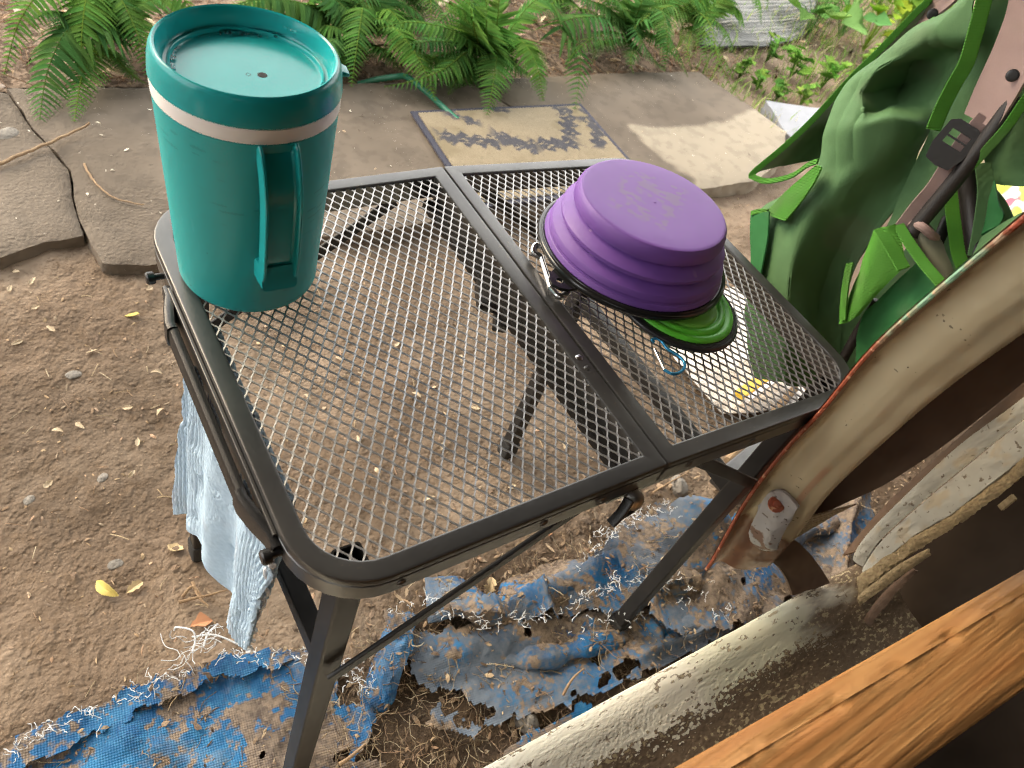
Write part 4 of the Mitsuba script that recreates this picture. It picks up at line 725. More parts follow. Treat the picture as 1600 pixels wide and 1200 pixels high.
lo_ = [[(0.47,0.0716,0.0981),(0.47,0.0668,0.1167),(0.465,0.0564,0.1447)], [(0.46,0.0567,0.0693),(0.46,0.0533,0.0947),(0.455,0.0465,0.1228)], [(0.455,0.0394,0.0386),(0.455,0.0436,0.0634),(0.45,0.0413,0.1024)]]
put('seat_canvas', thick(*grid_mesh(surf(lo_, 30, 16, fold=.006, seed=10))[:2], .002), 'canvas_green', ch_, smooth=60)
# lime flap, hem, straps and the emerald lower panel
fp = [[(0.428,0.1547,0.0477),(0.422,0.1447,0.0603),(0.428,0.1419,0.0653)], [(0.424,0.1404,0.0027),(0.414,0.1301,0.0367),(0.418,0.0989,0.0403)], [(0.42,0.1243,-0.033),(0.408,0.1131,-0.0015),(0.414,0.1,0.0132)], [(0.415,0.1113,-0.0592),(0.406,0.1023,-0.0425),(0.41,0.1004,-0.031)]]
put('lime_flap', thick(*grid_mesh(surf(fp, 50, 24, fold=.006, seed=11))[:2], .002), 'lime_webbing', ch_, smooth=60)
hm_ = [[(0.42,0.1545,-0.0008),(0.418,0.1478,0.0073)], [(0.412,0.1372,-0.0224),(0.409,0.1299,-0.0151)], [(0.406,0.1128,-0.0507),(0.403,0.1058,-0.043)]]
put('lime_hem', thick(*grid_mesh(surf(hm_, 24, 6))[:2], .002), 'lime_webbing', ch_, smooth=60)
trim('lime_strap', [(0.418,0.1469,0.0573),(0.411,0.128,0.0556),(0.407,0.1078,0.0514),(0.404,0.0931,0.0481)], .0145, .003)
trim('lime_strap', [(0.43,0.138,0.0681),(0.42,0.1134,0.0663),(0.41,0.0817,0.0642),(0.402,0.0546,0.0645),(0.4,0.0291,0.0611)], .0125, .003)
em = [[(0.43,0.1043,-0.0334),(0.435,0.1006,0.0041),(0.45,0.1005,0.048)], [(0.428,0.0937,-0.0594),(0.43,0.0833,-0.0174),(0.44,0.0692,0.0528)], [(0.425,0.0735,-0.0829),(0.425,0.0622,-0.0375),(0.43,0.0428,0.0412)], [(0.42,0.0456,-0.1218),(0.42,0.0232,-0.0723),(0.42,-0.011,0.0088)]]
put('lower_panel', thick(*grid_mesh(surf(em, 40, 24, fold=.005, seed=12))[:2], .002), 'canvas_emerald', ch_, smooth=60)
bkp = [[(0.46,0.1403,-0.1055),(0.48,0.1257,-0.0594),(0.52,0.1479,0.0193),(0.56,0.1907,0.1057)], [(0.46,0.1078,-0.1303),(0.48,0.0924,-0.0722),(0.51,0.0956,0.0153),(0.54,0.1131,0.1193)], [(0.46,0.0635,-0.184),(0.47,0.0304,-0.1224),(0.48,0.0013,-0.0228),(0.5,0.0255,0.0889)]]
put('back_lining', thick(*grid_mesh(surf([[(0.5,0.259,0.275),(0.5,0.2303,0.3016),(0.5,0.2111,0.3228)], [(0.5,0.2242,0.2169),(0.5,0.1931,0.2343),(0.5,0.1507,0.2582)], [(0.495,0.2037,0.1445),(0.5,0.1744,0.1553),(0.5,0.1401,0.1857)], [(0.475,0.1809,0.0939),(0.48,0.159,0.1006),(0.485,0.1379,0.1156)], [(0.46,0.1609,0.0454),(0.46,0.1518,0.0527),(0.46,0.1409,0.0633)]], 60, 24, fold=.008, seed=17))[:2], .002), 'canvas_green', ch_, smooth=60)
put('inner_lining', thick(*grid_mesh(surf(bkp, 40, 24, fold=.006, seed=13))[:2], .002), 'canvas_green', ch_, smooth=60)
put('frame_tube', tube([(0.44,0.1039,-0.0185),(0.436,0.0963,-0.0642),(0.434,0.0882,-0.1013),(0.43,0.0791,-0.1389)], .006, 12), 'black_tube', ch_)
one('woven_net', thick(*grid_mesh(surf([[(1.5,0.4619,-0.1971),(1.5,0.3559,-0.1211)], [(1.4,0.3362,-0.2646),(1.4,0.2397,-0.1854)]], 20, 20, fold=.02))[:2], .003), 'net_multi', 'multicoloured woven net glimpsed beyond the camp chair at the right edge', 'net', smooth=40)

# ---------------------------------------------------------------- torn blue tarp on the ground, dirt over it
def crease(x, y, seed):
    """long folds: ridged noise stretched along one direction, and a few flat crumples"""
    t = 0.35+seed*0.37; u, v = x*math.cos(t)+y*math.sin(t), -x*math.sin(t)+y*math.cos(t)
    a = nfbm(np.stack([u*3, v*11, x*0], -1), 2, seed); b = nfbm(np.stack([u*8+4, v*14, x*0], -1), 2, seed+3)
    return (1-np.abs(2*a-1))**3*0.75+np.abs(2*b-1)*0.35
def tarp_piece(poly, lift, amp, seed, par, step=0.004, holes=0.0, name='sheet', bs='tarp_blue'):
    pg = Polygon(poly).segmentize(0.012); c = A(pg.exterior.coords)[:-1]
    c = c+(np.c_[nz(np.c_[c*70, c[:, 0]*0], seed), nz(np.c_[c*70+9, c[:, 0]*0], seed)]-0.5)*0.022
    pg = Polygon(c).buffer(0); x0, y0, x1, y1 = pg.bounds
    X, Y = np.meshgrid(np.arange(x0, x1, step), np.arange(y0, y1, step)); inside = contains_xy(pg, X, Y)
    hn = nfbm(np.stack([X*26, Y*26, X*0], -1), 3, seed+5)
    if holes: inside &= hn < 1-holes
    Z = gz(X, Y)+lift(X, Y)+crease(X, Y, seed)*amp+(nfbm(np.stack([X*30, Y*30, X*0], -1), 2, seed)-0.5)*0.003+0.006
    V, F, _ = grid_mesh(np.stack([X, Y, Z], -1)); ok = inside.ravel()[F].all(1); F = F[ok]
    u_, inv = np.unique(F, return_inverse=True); V, F = V[u_], np.asarray(inv).reshape(-1, 3)
    sheets.append(trimesh.Trimesh(V, F, process=False)); return put(name, thick(V, F, .0012), bs, par, smooth=60), (V, F)
tp = thing('blue_tarp', 'torn weathered blue tarp half buried in dirt on the ground below the table', 'tarp')
edges, sheets = [], []
def xy(P): return [(p[0], p[1]) for p in P]
zero = lambda x, y: 0*x
_, m_ = tarp_piece(xy([(-0.5598,0.2134,-0.59),(-0.5237,0.2134,-0.59),(-0.4451,0.2208,-0.59),(-0.367,0.2227,-0.59),(-0.3138,0.223,-0.59),(-0.2819,0.2232,-0.59),(-0.2231,0.2003,-0.59),(-0.1491,0.1631,-0.59),(-0.1351,0.1357,-0.59),(-0.1753,0.0993,-0.59),(-0.1523,0.0706,-0.59),(-0.2385,0.0454,-0.59),(-0.2884,-0.0058,-0.59),(-0.5926,0.1339,-0.59)]), zero, .012, 31, tp, holes=.13); edges.append(m_)
tarp_piece(xy([(-0.5584,0.2096,-0.58),(-0.5227,0.2096,-0.58),(-0.4448,0.2169,-0.58),(-0.3674,0.2188,-0.58),(-0.3147,0.2191,-0.58),(-0.2686,0.2145,-0.58),(-0.1812,0.175,-0.58),(-0.1874,0.1591,-0.58),(-0.3008,0.1878,-0.58),(-0.4054,0.1804,-0.58),(-0.4914,0.1763,-0.58),(-0.5629,0.1764,-0.58)]), lambda x, y: .007+0*x, .010, 33, tp, name='folded_hem', holes=.12)
tarp_piece(xy([(-0.0709,0.1764,-0.57),(-0.0319,0.1543,-0.57),(-0.0542,0.1191,-0.57),(-0.0888,0.0872,-0.57),(-0.1213,0.0572,-0.57),(-0.1344,0.0678,-0.57),(-0.1082,0.1054,-0.57),(-0.0767,0.139,-0.57)]), lambda x, y: .02+0*x, .02, 35, tp, name='torn_strip')
_, m_ = tarp_piece(xy([(0.0196,0.1743,-0.57),(0.0588,0.1468,-0.57),(0.091,0.1254,-0.57),(0.1514,0.1296,-0.57),(0.2341,0.1241,-0.57),(0.2949,0.1172,-0.57),(0.2882,0.0898,-0.57),(0.326,0.0681,-0.57),(0.2802,0.035,-0.57),(0.1917,0.0622,-0.57),(0.119,0.0778,-0.57),(0.0657,0.1012,-0.57),(0.0123,0.1402,-0.57)]), lambda x, y: .018+.02*np.exp(-((y-.12)/.03)**2), .05, 37, tp, name='crumpled_fold', bs='tarp_dusty'); edges.append(m_)
_, m_ = tarp_piece(xy([(0.2775,0.1367,-0.56),(0.3338,0.1581,-0.56),(0.4084,0.162,-0.56),(0.4703,0.1451,-0.56),(0.5133,0.1218,-0.56),(0.5219,0.0778,-0.56),(0.4557,0.0394,-0.56),(0.3704,0.0261,-0.56),(0.2898,0.0544,-0.56),(0.2679,0.0868,-0.56)]), lambda x, y: .03+.05*np.exp(-(((x-.47)/.09)**2+((y-.10)/.06)**2)), .03, 39, tp, name='crumpled_fold', bs='tarp_dusty'); edges.append(m_)
_, m_ = tarp_piece(xy([(-0.0447,0.1444,-0.58),(0.1022,0.1008,-0.58),(0.2621,0.048,-0.58),(0.4107,0.0077,-0.58),(0.4329,-0.0668,-0.58),(0.3287,-0.0703,-0.58),(0.2331,-0.058,-0.58),(0.1647,-0.0512,-0.58),(0.0917,-0.0407,-0.58),(0.0293,-0.0202,-0.58),(-0.0381,-0.0147,-0.58),(-0.0876,0.0182,-0.58),(-0.0461,0.0434,-0.58),(-0.0701,0.0921,-0.58)]), lambda x, y: .004+0*x, .028, 41, tp, holes=.27, name='torn_sheet', bs='tarp_dusty')
_, m_ = tarp_piece(xy([(0.3945,0.0828,-0.57),(0.4752,0.0891,-0.57),(0.5839,0.1014,-0.57),(0.7442,0.0998,-0.57),(0.9026,0.0257,-0.57),(0.8426,-0.0566,-0.57),(0.7087,-0.0852,-0.57),(0.5819,-0.0705,-0.57),(0.4285,-0.0639,-0.57),(0.3185,-0.0265,-0.57),(0.2886,0.0201,-0.57)]), lambda x, y: .01+0*x, .042, 43, tp, holes=.12, name='crumpled_fold', bs='tarp_dusty'); edges.append(m_)
tarp_piece(xy([(-0.2128,0.091,-0.59),(-0.1426,0.0928,-0.59),(-0.1193,0.0637,-0.59),(-0.1708,0.0281,-0.59),(-0.1341,-0.0068,-0.59),(-0.1937,-0.0248,-0.59),(-0.2461,0.0254,-0.59)]), zero, .012, 45, tp, holes=.38, name='torn_sheet')
tarp_piece(xy([(-0.0033,-0.046,-0.59),(0.0787,-0.0497,-0.59),(0.1323,-0.0369,-0.59),(0.1561,-0.0531,-0.59),(0.0481,-0.0803,-0.59),(-0.0418,-0.0783,-0.59)]), lambda x, y: .01+0*x, .02, 47, tp, holes=.3, name='torn_sheet')
def rolled(P, w, h, seed, name='rolled_fold', bs='tarp_dusty'):
    C = catmull(P, 14); t, n_, b_ = frames(C*A((1, 1, 0))+A((0, 0, 1)), (0, 0, 1)); C[:, 2] = gz(C[:, 0], C[:, 1])
    side = b_*(1 if (b_[:, 1].mean() > 0) else -1)      # away from the camera
    o = A([1.0, .7, .38, .1, -.22, -.48, -.62, -.6, -.5]); z = A([0.05, .32, .70, .95, 1.0, .85, .6, .42, .34])
    e = np.sin(np.linspace(0, np.pi, len(C)))**.6; k = np.linspace(0, 9, len(C)); wob = .7+.6*nz(np.c_[k, k*0, k*0], seed)
    Q = C[:, None]+side[:, None]*(o*w)[None, :, None]*wob[:, None, None]; Q[..., 2] += (z*h)[None]*(e*wob)[:, None]+.006
    Q = np.stack([PchipInterpolator(np.arange(9), q, axis=0)(np.linspace(0, 8, 34)) for q in Q]); Q += ((np.stack([nfbm(Q*30, 3, seed), nfbm(Q*30+5, 3, seed), nfbm(Q*24+9, 3, seed)], -1))-.5)*.016
    V, F, _ = grid_mesh(Q); sheets.append(trimesh.Trimesh(V, F, process=False)); put(name, thick(V, F, .0012), bs, tp, smooth=60)
rolled([(0.0032,0.1747,-0.58),(0.0442,0.155,-0.58),(0.0803,0.121,-0.58),(0.1474,0.1175,-0.58),(0.231,0.1133,-0.58),(0.3106,0.1043,-0.58)], .035, .040, 61)
rolled([(0.045,0.0734,-0.59),(0.0879,0.0437,-0.59),(0.143,0.0311,-0.59),(0.2064,0.0175,-0.59),(0.276,0.0073,-0.59)], .030, .026, 62)
rolled([(0.3038,0.0591,-0.58),(0.3683,0.0437,-0.58),(0.4301,0.03,-0.58),(0.5018,0.0064,-0.58)], .040, .045, 63)
rolled([(0.2925,-0.0023,-0.585),(0.3602,-0.0209,-0.585),(0.431,-0.0402,-0.585)], .030, .03, 64)
rolled([(-0.1268,0.0673,-0.59),(-0.0944,0.1075,-0.59),(-0.0595,0.1406,-0.59),(-0.0316,0.1672,-0.59)], .022, .03, 65, bs='tarp_blue')
rolled([(0.5192,0.0249,-0.58),(0.6195,0.0242,-0.58),(0.7226,0.0185,-0.58),(0.8398,0.0175,-0.58)], .035, .04, 66)
# frayed white threads along the torn edges
th = []
def fray(P, n, spread, lift, lmin=.006, lmax=.020, r=.00042):
    P = catmull(P, 12)
    for _ in range(int(n*.62)):
        i_ = rng.integers(len(P)-1); tg = unit(P[i_+1]-P[i_]); p = P[rng.integers(len(P))]+rng.normal(0, spread, 3)*A((1, 1, .3)); p[2] = max(p[2], float(gz(p[0], p[1]))+.004)+abs(rng.normal(0, lift))
        d = unit(rng.normal(0, .55, 3)*A((1, 1, .5))+tg*rng.choice((-1, 1))*.8); l = rng.uniform(lmin, lmax); Q = [p]
        for k in range(5):
            d = unit(d+rng.normal(0, .55, 3)); Q.append(Q[-1]+d*l/5)
        Q = A(Q); Q[:, 2] = np.maximum(Q[:, 2], gz(Q[:, 0], Q[:, 1])+.003); th.append(tube(catmull(Q, 2), r*rng.uniform(.7, 1.3), 4))
fray([(-0.5238,0.2006,-0.578),(-0.4861,0.2025,-0.576),(-0.4401,0.2048,-0.575),(-0.3988,0.2062,-0.575),(-0.3554,0.2077,-0.575),(-0.3168,0.2116,-0.573)], 130, .006, .003)
fray([(-0.3248,0.2237,-0.572),(-0.3038,0.2295,-0.57),(-0.283,0.2201,-0.57)], 34, .010, .012, .02, .05)
fray([(-0.2858,0.2109,-0.575),(-0.243,0.1933,-0.575),(-0.194,0.1655,-0.575),(-0.1749,0.149,-0.57),(-0.14,0.1038,-0.575)], 110, .006, .004)
fray([(-0.1576,0.1374,-0.57),(-0.1364,0.1138,-0.57),(-0.1267,0.0931,-0.575)], 70, .008, .004)
fray([(-0.0605,0.1797,-0.565),(-0.019,0.1643,-0.56),(0.0172,0.1567,-0.555)], 40, .008, .006)
fray([(0.0051,0.1338,-0.555),(0.0649,0.0919,-0.55),(0.1314,0.076,-0.545),(0.2099,0.0721,-0.54),(0.2674,0.0676,-0.535)], 130, .005, .004)
fray([(0.2263,0.116,-0.55),(0.2841,0.1403,-0.54),(0.3257,0.1487,-0.53),(0.3799,0.15,-0.525),(0.4327,0.1291,-0.52)], 150, .006, .004)
fray([(0.2574,0.0747,-0.53),(0.3035,0.0497,-0.53),(0.3578,0.0327,-0.53)], 60, .006, .004)
fray([(0.3441,0.0092,-0.54),(0.3771,0.0067,-0.54),(0.3949,-0.0298,-0.54),(0.3956,-0.0527,-0.54)], 40, .008, .01)
fray([(0.1478,0.045,-0.55),(0.2083,0.0288,-0.55),(0.2748,0.0161,-0.55)], 40, .006, .006)
stuff('frayed_threads', th, 'thread', 'frayed white threads along the torn edges', None, parent=tp, smooth=60)
# long stray threads near the hanging cloth
for P in ([(-0.3232,0.2652,-0.575),(-0.3197,0.2659,-0.57),(-0.3048,0.2523,-0.565),(-0.3044,0.2407,-0.57),(-0.3123,0.227,-0.572)], [(-0.3067,0.2463,-0.57),(-0.2821,0.2358,-0.565),(-0.2573,0.2123,-0.57),(-0.2423,0.1958,-0.573)], [(-0.2708,0.2588,-0.59),(-0.2874,0.2447,-0.575),(-0.2978,0.2286,-0.57)]):
    put('loose_thread', tube(catmull(P, 6), .0012, 6), 'thread', tp)

# ---------------------------------------------------------------- loose stuff on the ground
def chips(n, xr, yr, size, cols, zfun, seed, flat=.5, keep=None):
    g = np.random.default_rng(seed); V, F, C, o = [], [], [], 0
    x = g.uniform(*xr, n); y = g.uniform(*yr, n)
    if keep is not None: k = keep(x, y); x, y = x[k], y[k]
    z = zfun(x, y)
    for i in range(len(x)):
        l = g.uniform(*size)*(.5+g.random()); w = l*g.uniform(.12, .5); a = g.uniform(0, 6.28); t = g.normal(0, flat); cz = g.normal(0, .3)*l
        p = A([(-l/2, 0, 0), (-l*.2, -w/2, cz*.5), (-l*.15, w/2, cz*.5), (l*.2, -w/2, cz*.5), (l*.25, w*.45, cz*.5), (l/2, g.normal(0, .2)*w, 0), (0, 0, cz*.5+w*.12)])
        R = trimesh.transformations.euler_matrix(t*.5, g.normal(0, flat)*.6, a)[:3, :3]
        V.append(p@R.T+(x[i], y[i], z[i]+l*.06+.001)); F.append(A([(0, 1, 6), (0, 6, 2), (1, 3, 6), (2, 6, 4), (3, 5, 6), (4, 6, 5)])+o); o += 7
        c = A(cols[g.integers(len(cols))])*g.uniform(.7, 1.25); C.append(np.repeat(c[None], 7, 0))
    return np.vstack(V), np.vstack(F).astype(int), np.clip(np.vstack(C), 0, 1)
TAN = [(.42, .31, .19), (.50, .40, .26), (.36, .25, .15), (.28, .19, .12), (.56, .47, .33), (.22, .15, .10), (.45, .30, .2)]
V, F, C = chips(4200, (-.95, 1.6), (-.08, .95), (.0022, .011), TAN[2:4]+TAN[5:]+TAN[:1]+[(.26,.2,.14),(.3,.23,.16)]+[(.2,.14,.1),(.24,.17,.12),(.3,.22,.15)], gz, 11); sb, sc = [], []
for _ in range(520):
    x, y = rng.uniform(-.75, .75), rng.uniform(-.05, .92); a = rng.uniform(0, 6.28); l = rng.uniform(.006, .03); p = A((x, y, float(gz(x, y))+.003)); d = A((math.cos(a), math.sin(a), rng.normal(0, .15)))
    sb.append(tube(catmull([p-d*l/2, p+A((0, 0, .0015))+rng.normal(0, .06, 3)*l, p+d*l/2], 2), rng.uniform(.0003, .0008), 4)); sc.append(np.repeat((A(TAN[rng.integers(len(TAN))])*rng.uniform(.7, 1.15))[None], len(sb[-1][0]), 0))
stuff('straw_bits', cat(sb), 'litter', 'short bits of straw and root scattered over the bare dirt', 'litter', smooth=True, color=np.clip(np.vstack(sc), 0, 1))
V2, F2, C2 = chips(4500, (-.8, .9), (-.05, .93), (.0012, .0045), [(.2, .148, .105), (.24, .18, .13), (.16, .115, .08), (.3, .23, .17)], gz, 17); V, F, C = np.vstack([V, V2]), np.vstack([F, F2+len(V)]), np.vstack([C, C2])
stuff('ground_litter', (V, F), 'litter', 'tiny dry chips and crumbs over the dirt', 'litter', smooth=False, color=C)
V, F, C = chips(6500, (-1.6, 2.9), (1.5, 2.9), (.010, .042), TAN+[(.42, .34, .28), (.26, .17, .12), (.24, .14, .09), (.14, .10, .08), (.10, .07, .05), (.2, .15, .12)], gz, 12, .6, keep=lambda x, y: (y > 1.53) | (x > 1.9)); stuff('bark_mulch', (V, F), 'litter', 'dry bark chips and leaf litter behind the path', 'mulch', smooth=False, color=C)
onslab = lambda x, y: 0*x+ZS+.001
V, F, C = chips(190, (-1.2, 1.65), (1.0, 1.46), (.003, .009), [(.6, .55, .45), (.7, .66, .58), (.4, .3, .2), (.1, .08, .06)], onslab, 13, .15, keep=lambda x, y: (x < .48) | (x > 1.07)); stuff('path_crumbs', (V, F), 'litter', 'small pale crumbs scattered over the concrete path', 'litter', smooth=False, color=C)
V, F, C = chips(2200, (-.25, 1.2), (-.09, .22), (.004, .018), [(.2, .14, .09), (.28, .2, .13), (.36, .27, .18), (.14, .1, .07)], gz, 14, .6); stuff('dirt_crumbs', (V, F), 'litter', 'dark crumbs of soil and leaf bits among the tarp', 'litter', smooth=False, color=C)
allsheet = trimesh.util.concatenate(sheets)
tpts, _ = trimesh.sample.sample_surface(allsheet, 2600, seed=5); tpts = A(tpts); dn_ = nfbm(np.c_[tpts[:, :2]*14, tpts[:, 2]*0], 3, 77); tpts = tpts[(dn_+.10*(tpts[:, 0] > -.2)) > .50]
g_ = np.random.default_rng(15); V, F, C = [], [], []
for q in tpts:
    v, f, c = chips(1, (q[0], q[0]+1e-6), (q[1], q[1]+1e-6), (.003, .011), [(.17, .12, .08), (.25, .18, .12), (.12, .085, .06), (.34, .26, .17)], lambda x, y: 0*x+q[2]+.001, int(g_.integers(1e9)), .5); F.append(f+7*len(V)); V.append(v); C.append(c)
stuff('tarp_crumbs', (np.vstack(V), np.vstack(F)), 'litter', 'crumbs of soil and leaf bits lying on the blue tarp', 'litter', smooth=False, color=np.vstack(C))
# dead roots and needles matted into the soil by the tarp
fb, fc = [], []
starts = [A((rng.uniform(-.22, .55), rng.uniform(-.09, .17), 0)) for _ in range(2100)]
for q in starts: q[2] = float(GZ)+.012
zoff = [1]*len(starts)+[0]*700
starts += [tpts[rng.integers(len(tpts))]+A((0, 0, .0015)) for _ in range(700)]
for q, zo in zip(starts, zoff):
    p = A(q); a = rng.uniform(0, 6.28); d = A((math.cos(a), math.sin(a), rng.normal(0, .12))); Q = [p]; l = rng.uniform(.010, .042)
    for k in range(4): d = unit(d+rng.normal(0, .4, 3)*A((1, 1, .35))); Q.append(Q[-1]+d*l/4)
    Q = A(Q)
    if zo: Q[:, 2] += gz(Q[:, 0], Q[:, 1])-GZ
    m = tube(Q, rng.uniform(.00025, .0006), 3); fb.append(m); fc.append(np.repeat(A(TAN[rng.integers(len(TAN))])[None]*rng.uniform(.4, .9), len(m[0]), 0))
stuff('dead_roots', cat(fb), 'litter', 'fine dead roots and needles matted over the tarp and soil', 'dead grass', smooth=True, color=np.vstack(fc))

def twig(P, r, name, label, bs='stick_wood', group=None, taper=(1, .5)):
    P = catmull(P, 8); P = P+(nfbm(P*60, 2, 3)[:, None]-.5)*.004; one(name, tube(P, r, 8, scale=np.linspace(*taper, len(P))), bs, label, 'twig', group)
twig([(-0.3867,1.2055,-0.538),(-0.3561,1.215,-0.538),(-0.3115,1.2401,-0.536),(-0.2648,1.2676,-0.536),(-0.2054,1.2993,-0.53),(-0.1908,1.3,-0.52)], .0038, 'stick', 'long brown stick lying across the left end of the path')
twig([(-0.2227,1.2026,-0.541),(-0.2205,1.1625,-0.541),(-0.211,1.1184,-0.541),(-0.1915,1.0868,-0.541),(-0.1532,1.0654,-0.541)], .0022, 'twig', 'thin curved orange twig on the path left of the mug')
twig([(-0.2462,0.9271,-0.588),(-0.2268,0.9304,-0.586),(-0.2027,0.9352,-0.586),(-0.1846,0.9403,-0.588)], .0062, 'twig', 'pale weathered wood splinter just in front of the broken path edge')
twig([(-0.1765,0.9304,-0.59),(-0.175,0.8875,-0.59),(-0.1693,0.8612,-0.59)], .002, 'twig', 'thin reddish twig beside the back left table leg')
for P in ([(-0.3054,0.3079,-0.59),(-0.2744,0.3015,-0.588),(-0.2452,0.3003,-0.59)], [(-0.2998,0.3134,-0.59),(-0.2857,0.3193,-0.586),(-0.2766,0.2995,-0.588)], [(-0.2831,0.3285,-0.59),(-0.2811,0.3014,-0.588),(-0.2747,0.2868,-0.59)]):
    TWL = getattr(twig, 'n', 0); twig.n = TWL+1; twig(P, .0024, 'twig', ('long level brown twig in the little heap left of the hanging cloth', 'bent brown twig on top of the little heap left of the hanging cloth', 'short slanting brown twig in the little heap left of the hanging cloth')[TWL], group='twigs heaped left of the cloth')
twig([(0.4705,0.2002,-0.59),(0.522,0.206,-0.588),(0.5691,0.2113,-0.59)], .002, 'twig', 'straight pale straw behind the front right table leg')
twig([(-0.1982,0.0263,-0.58),(-0.1806,0.0291,-0.578),(-0.1586,0.0356,-0.58)], .0028, 'twig', 'reddish twig at the bottom between the tarp scraps')
twig([(0.1123,-0.0265,-0.58),(0.13,-0.0164,-0.565),(0.1555,-0.0111,-0.57)], .0022, 'twig', 'dark twig poking up from the tarp beside the sill')
ORD = ['first', 'second', 'third', 'fourth', 'fifth', 'sixth', 'seventh', 'eighth', 'ninth', 'tenth', 'eleventh', 'twelfth', 'thirteenth', 'fourteenth', 'fifteenth', 'sixteenth', 'seventeenth', 'eighteenth']
def pebble(px, r, name, label, group=None, flat=.6, bs='stone_grey', z=None):
    m = trimesh.creation.icosphere(3, 1); v = A(m.vertices); k = rng.uniform(0, 50); v = v*(0.75+0.5*nfbm(v*1.3+k, 3, 2))[:, None]; R = trimesh.transformations.euler_matrix(0, 0, rng.uniform(0, 6))[:3, :3]
    v = (v*A((1, .75, flat)))@R.T*r; x, y, _ = px; one(name, (v+A((x, y, (float(gz(x, y)) if z is None else z)+r*flat*.30)), m.faces), bs, label, 'stone', group, smooth=25)
for i_, P in enumerate([(-0.3433,0.7372,-0.6),(-0.2007,0.4998,-0.6),(-0.3466,0.5403,-0.6),(-0.4403,0.535,-0.6),(-0.3629,0.3979,-0.6)]):
    pebble(P, rng.uniform(.006, .012), 'pebble', f'small grey stone in the dirt on the left, {ORD[i_]} from the top', 'stones in the dirt on the left', .22)
pebble([(0.0547,-0.0305,-0.58)][0], .021, 'stone', 'squarish tan stone among the tarp scraps near the sill', flat=.8)
pebble([(0.4162,0.1994,-0.59)][0], .018, 'stone', 'round grey stone below the latch of the table front')
pebble([(0.4454,0.2309,-0.6)][0], .012, 'stone', 'small pale stone behind the latch of the table front')
pebble([(0.5379,0.1968,-0.6)][0], .022, 'stone', 'grey stone beside the front right table leg')
pebble([(-0.3311,1.32,-0.55)][0], .03, 'stone', 'dark rounded stone at the far left behind the path', z=-.565)
pebble([(-0.0805,1.7053,-0.56)][0], .03, 'stone', 'dark stone behind the drooping left fern', z=-.56)
def leaf_mesh(P, l, w, az, curl):
    t = np.linspace(0, 1, 8); e_ = rng.uniform(.55, 1.3); wd = w*np.sin(np.pi*t**e_)**.8/2*(1+rng.normal(0, .22, 8))+.0006; curl = curl+rng.normal(0, .08); x = (t-.5)*l; z = curl*l*np.sin(np.pi*t)+.1*l*(t-.5)
    a = np.stack([x, -wd, z+wd*.5], -1); b = np.stack([x, 0*x, z], -1); c = np.stack([x, wd, z+wd*.45], -1)
    R = trimesh.transformations.euler_matrix(rng.normal(0, .35), rng.normal(0, .15), az)[:3, :3]
    V, F, _ = grid_mesh((np.stack([a, b, c], 1)@R.T)+A(P)); return thick(V, F, .0006)
LC = {'leaf_tan': (.47, .36, .2), 'leaf_yellow': (.6, .48, .14), 'leaf_rust': (.42, .2, .1), 'leaf_pale': (.50, .40, .27)}
for k, c in LC.items(): scene['m_'+k] = tw(pri(c, .7))
def leafs(pts, l, w, bs, label, group=None):
    for i_, P in enumerate(pts):
        P = A(P); P[2] = float(gz(P[0], P[1]))+.004; az = rng.uniform(0, 6.28); one('fallen_leaf', leaf_mesh(P, l*rng.uniform(.8, 1.2), w*rng.uniform(.8, 1.2), az, rng.uniform(-.1, .2)), bs, label.replace('#', ORD[i_]), 'leaf', group, smooth=40)
G1 = 'small dry leaves on the dirt left of the table'
leafs([(-0.3245,1.0086,-0.6),(-0.3787,0.9628,-0.6),(-0.3598,0.9376,-0.6),(-0.394,0.927,-0.6),(-0.1939,0.8778,-0.6),(-0.3667,0.874,-0.6),(-0.3547,0.826,-0.6),(-0.4042,0.8138,-0.6),(-0.3084,0.7722,-0.6),(-0.2295,0.7029,-0.6),(-0.2854,0.6511,-0.6),(-0.2438,0.631,-0.6),(-0.3545,0.6411,-0.6),(-0.3848,0.6386,-0.6),(-0.2876,0.5868,-0.6),(-0.3098,0.533,-0.6),(-0.4135,0.5532,-0.6)], .015, .0055, 'leaf_pale', 'pale dry leaf scrap on the dirt left of the table, # from the top', G1)
leafs([(-0.1716,0.9937,-0.6),(-0.2342,0.8285,-0.6)], .022, .010, 'leaf_yellow', 'small yellow leaf on the dirt left of the mug, # from the top', 'yellow leaves left of the mug')
leafs([(-0.3796,0.3665,-0.6)], .042, .014, 'leaf_yellow', 'pale yellow leaf, the longest on the dirt at the lower left')
leafs([(-0.286,0.3931,-0.6),(-0.3491,0.3566,-0.6)], .026, .016, 'leaf_tan', 'tan leaf on the dirt below the back left leg, # from the top', 'tan leaves below the back left leg')
leafs([(-0.2877,0.2711,-0.6)], .03, .02, 'leaf_rust', 'orange brown leaf beside the tip of the hanging cloth')
leafs([(0.448,0.9515,-0.6)], .035, .016, 'leaf_yellow', 'yellow leaf seen through the mesh near the mat')
leafs([(0.1061,0.1655,-0.58),(0.0737,0.1644,-0.58)], .026, .016, 'leaf_tan', 'tan leaf on the dirt just below the table front, # from the top', 'tan leaves below the table front')
leafs([(0.2446,0.2092,-0.6)], .018, .014, 'leaf_rust', 'rust red leaf just under the front skirt of the table')
G2 = 'dry leaves seen through the table mesh'
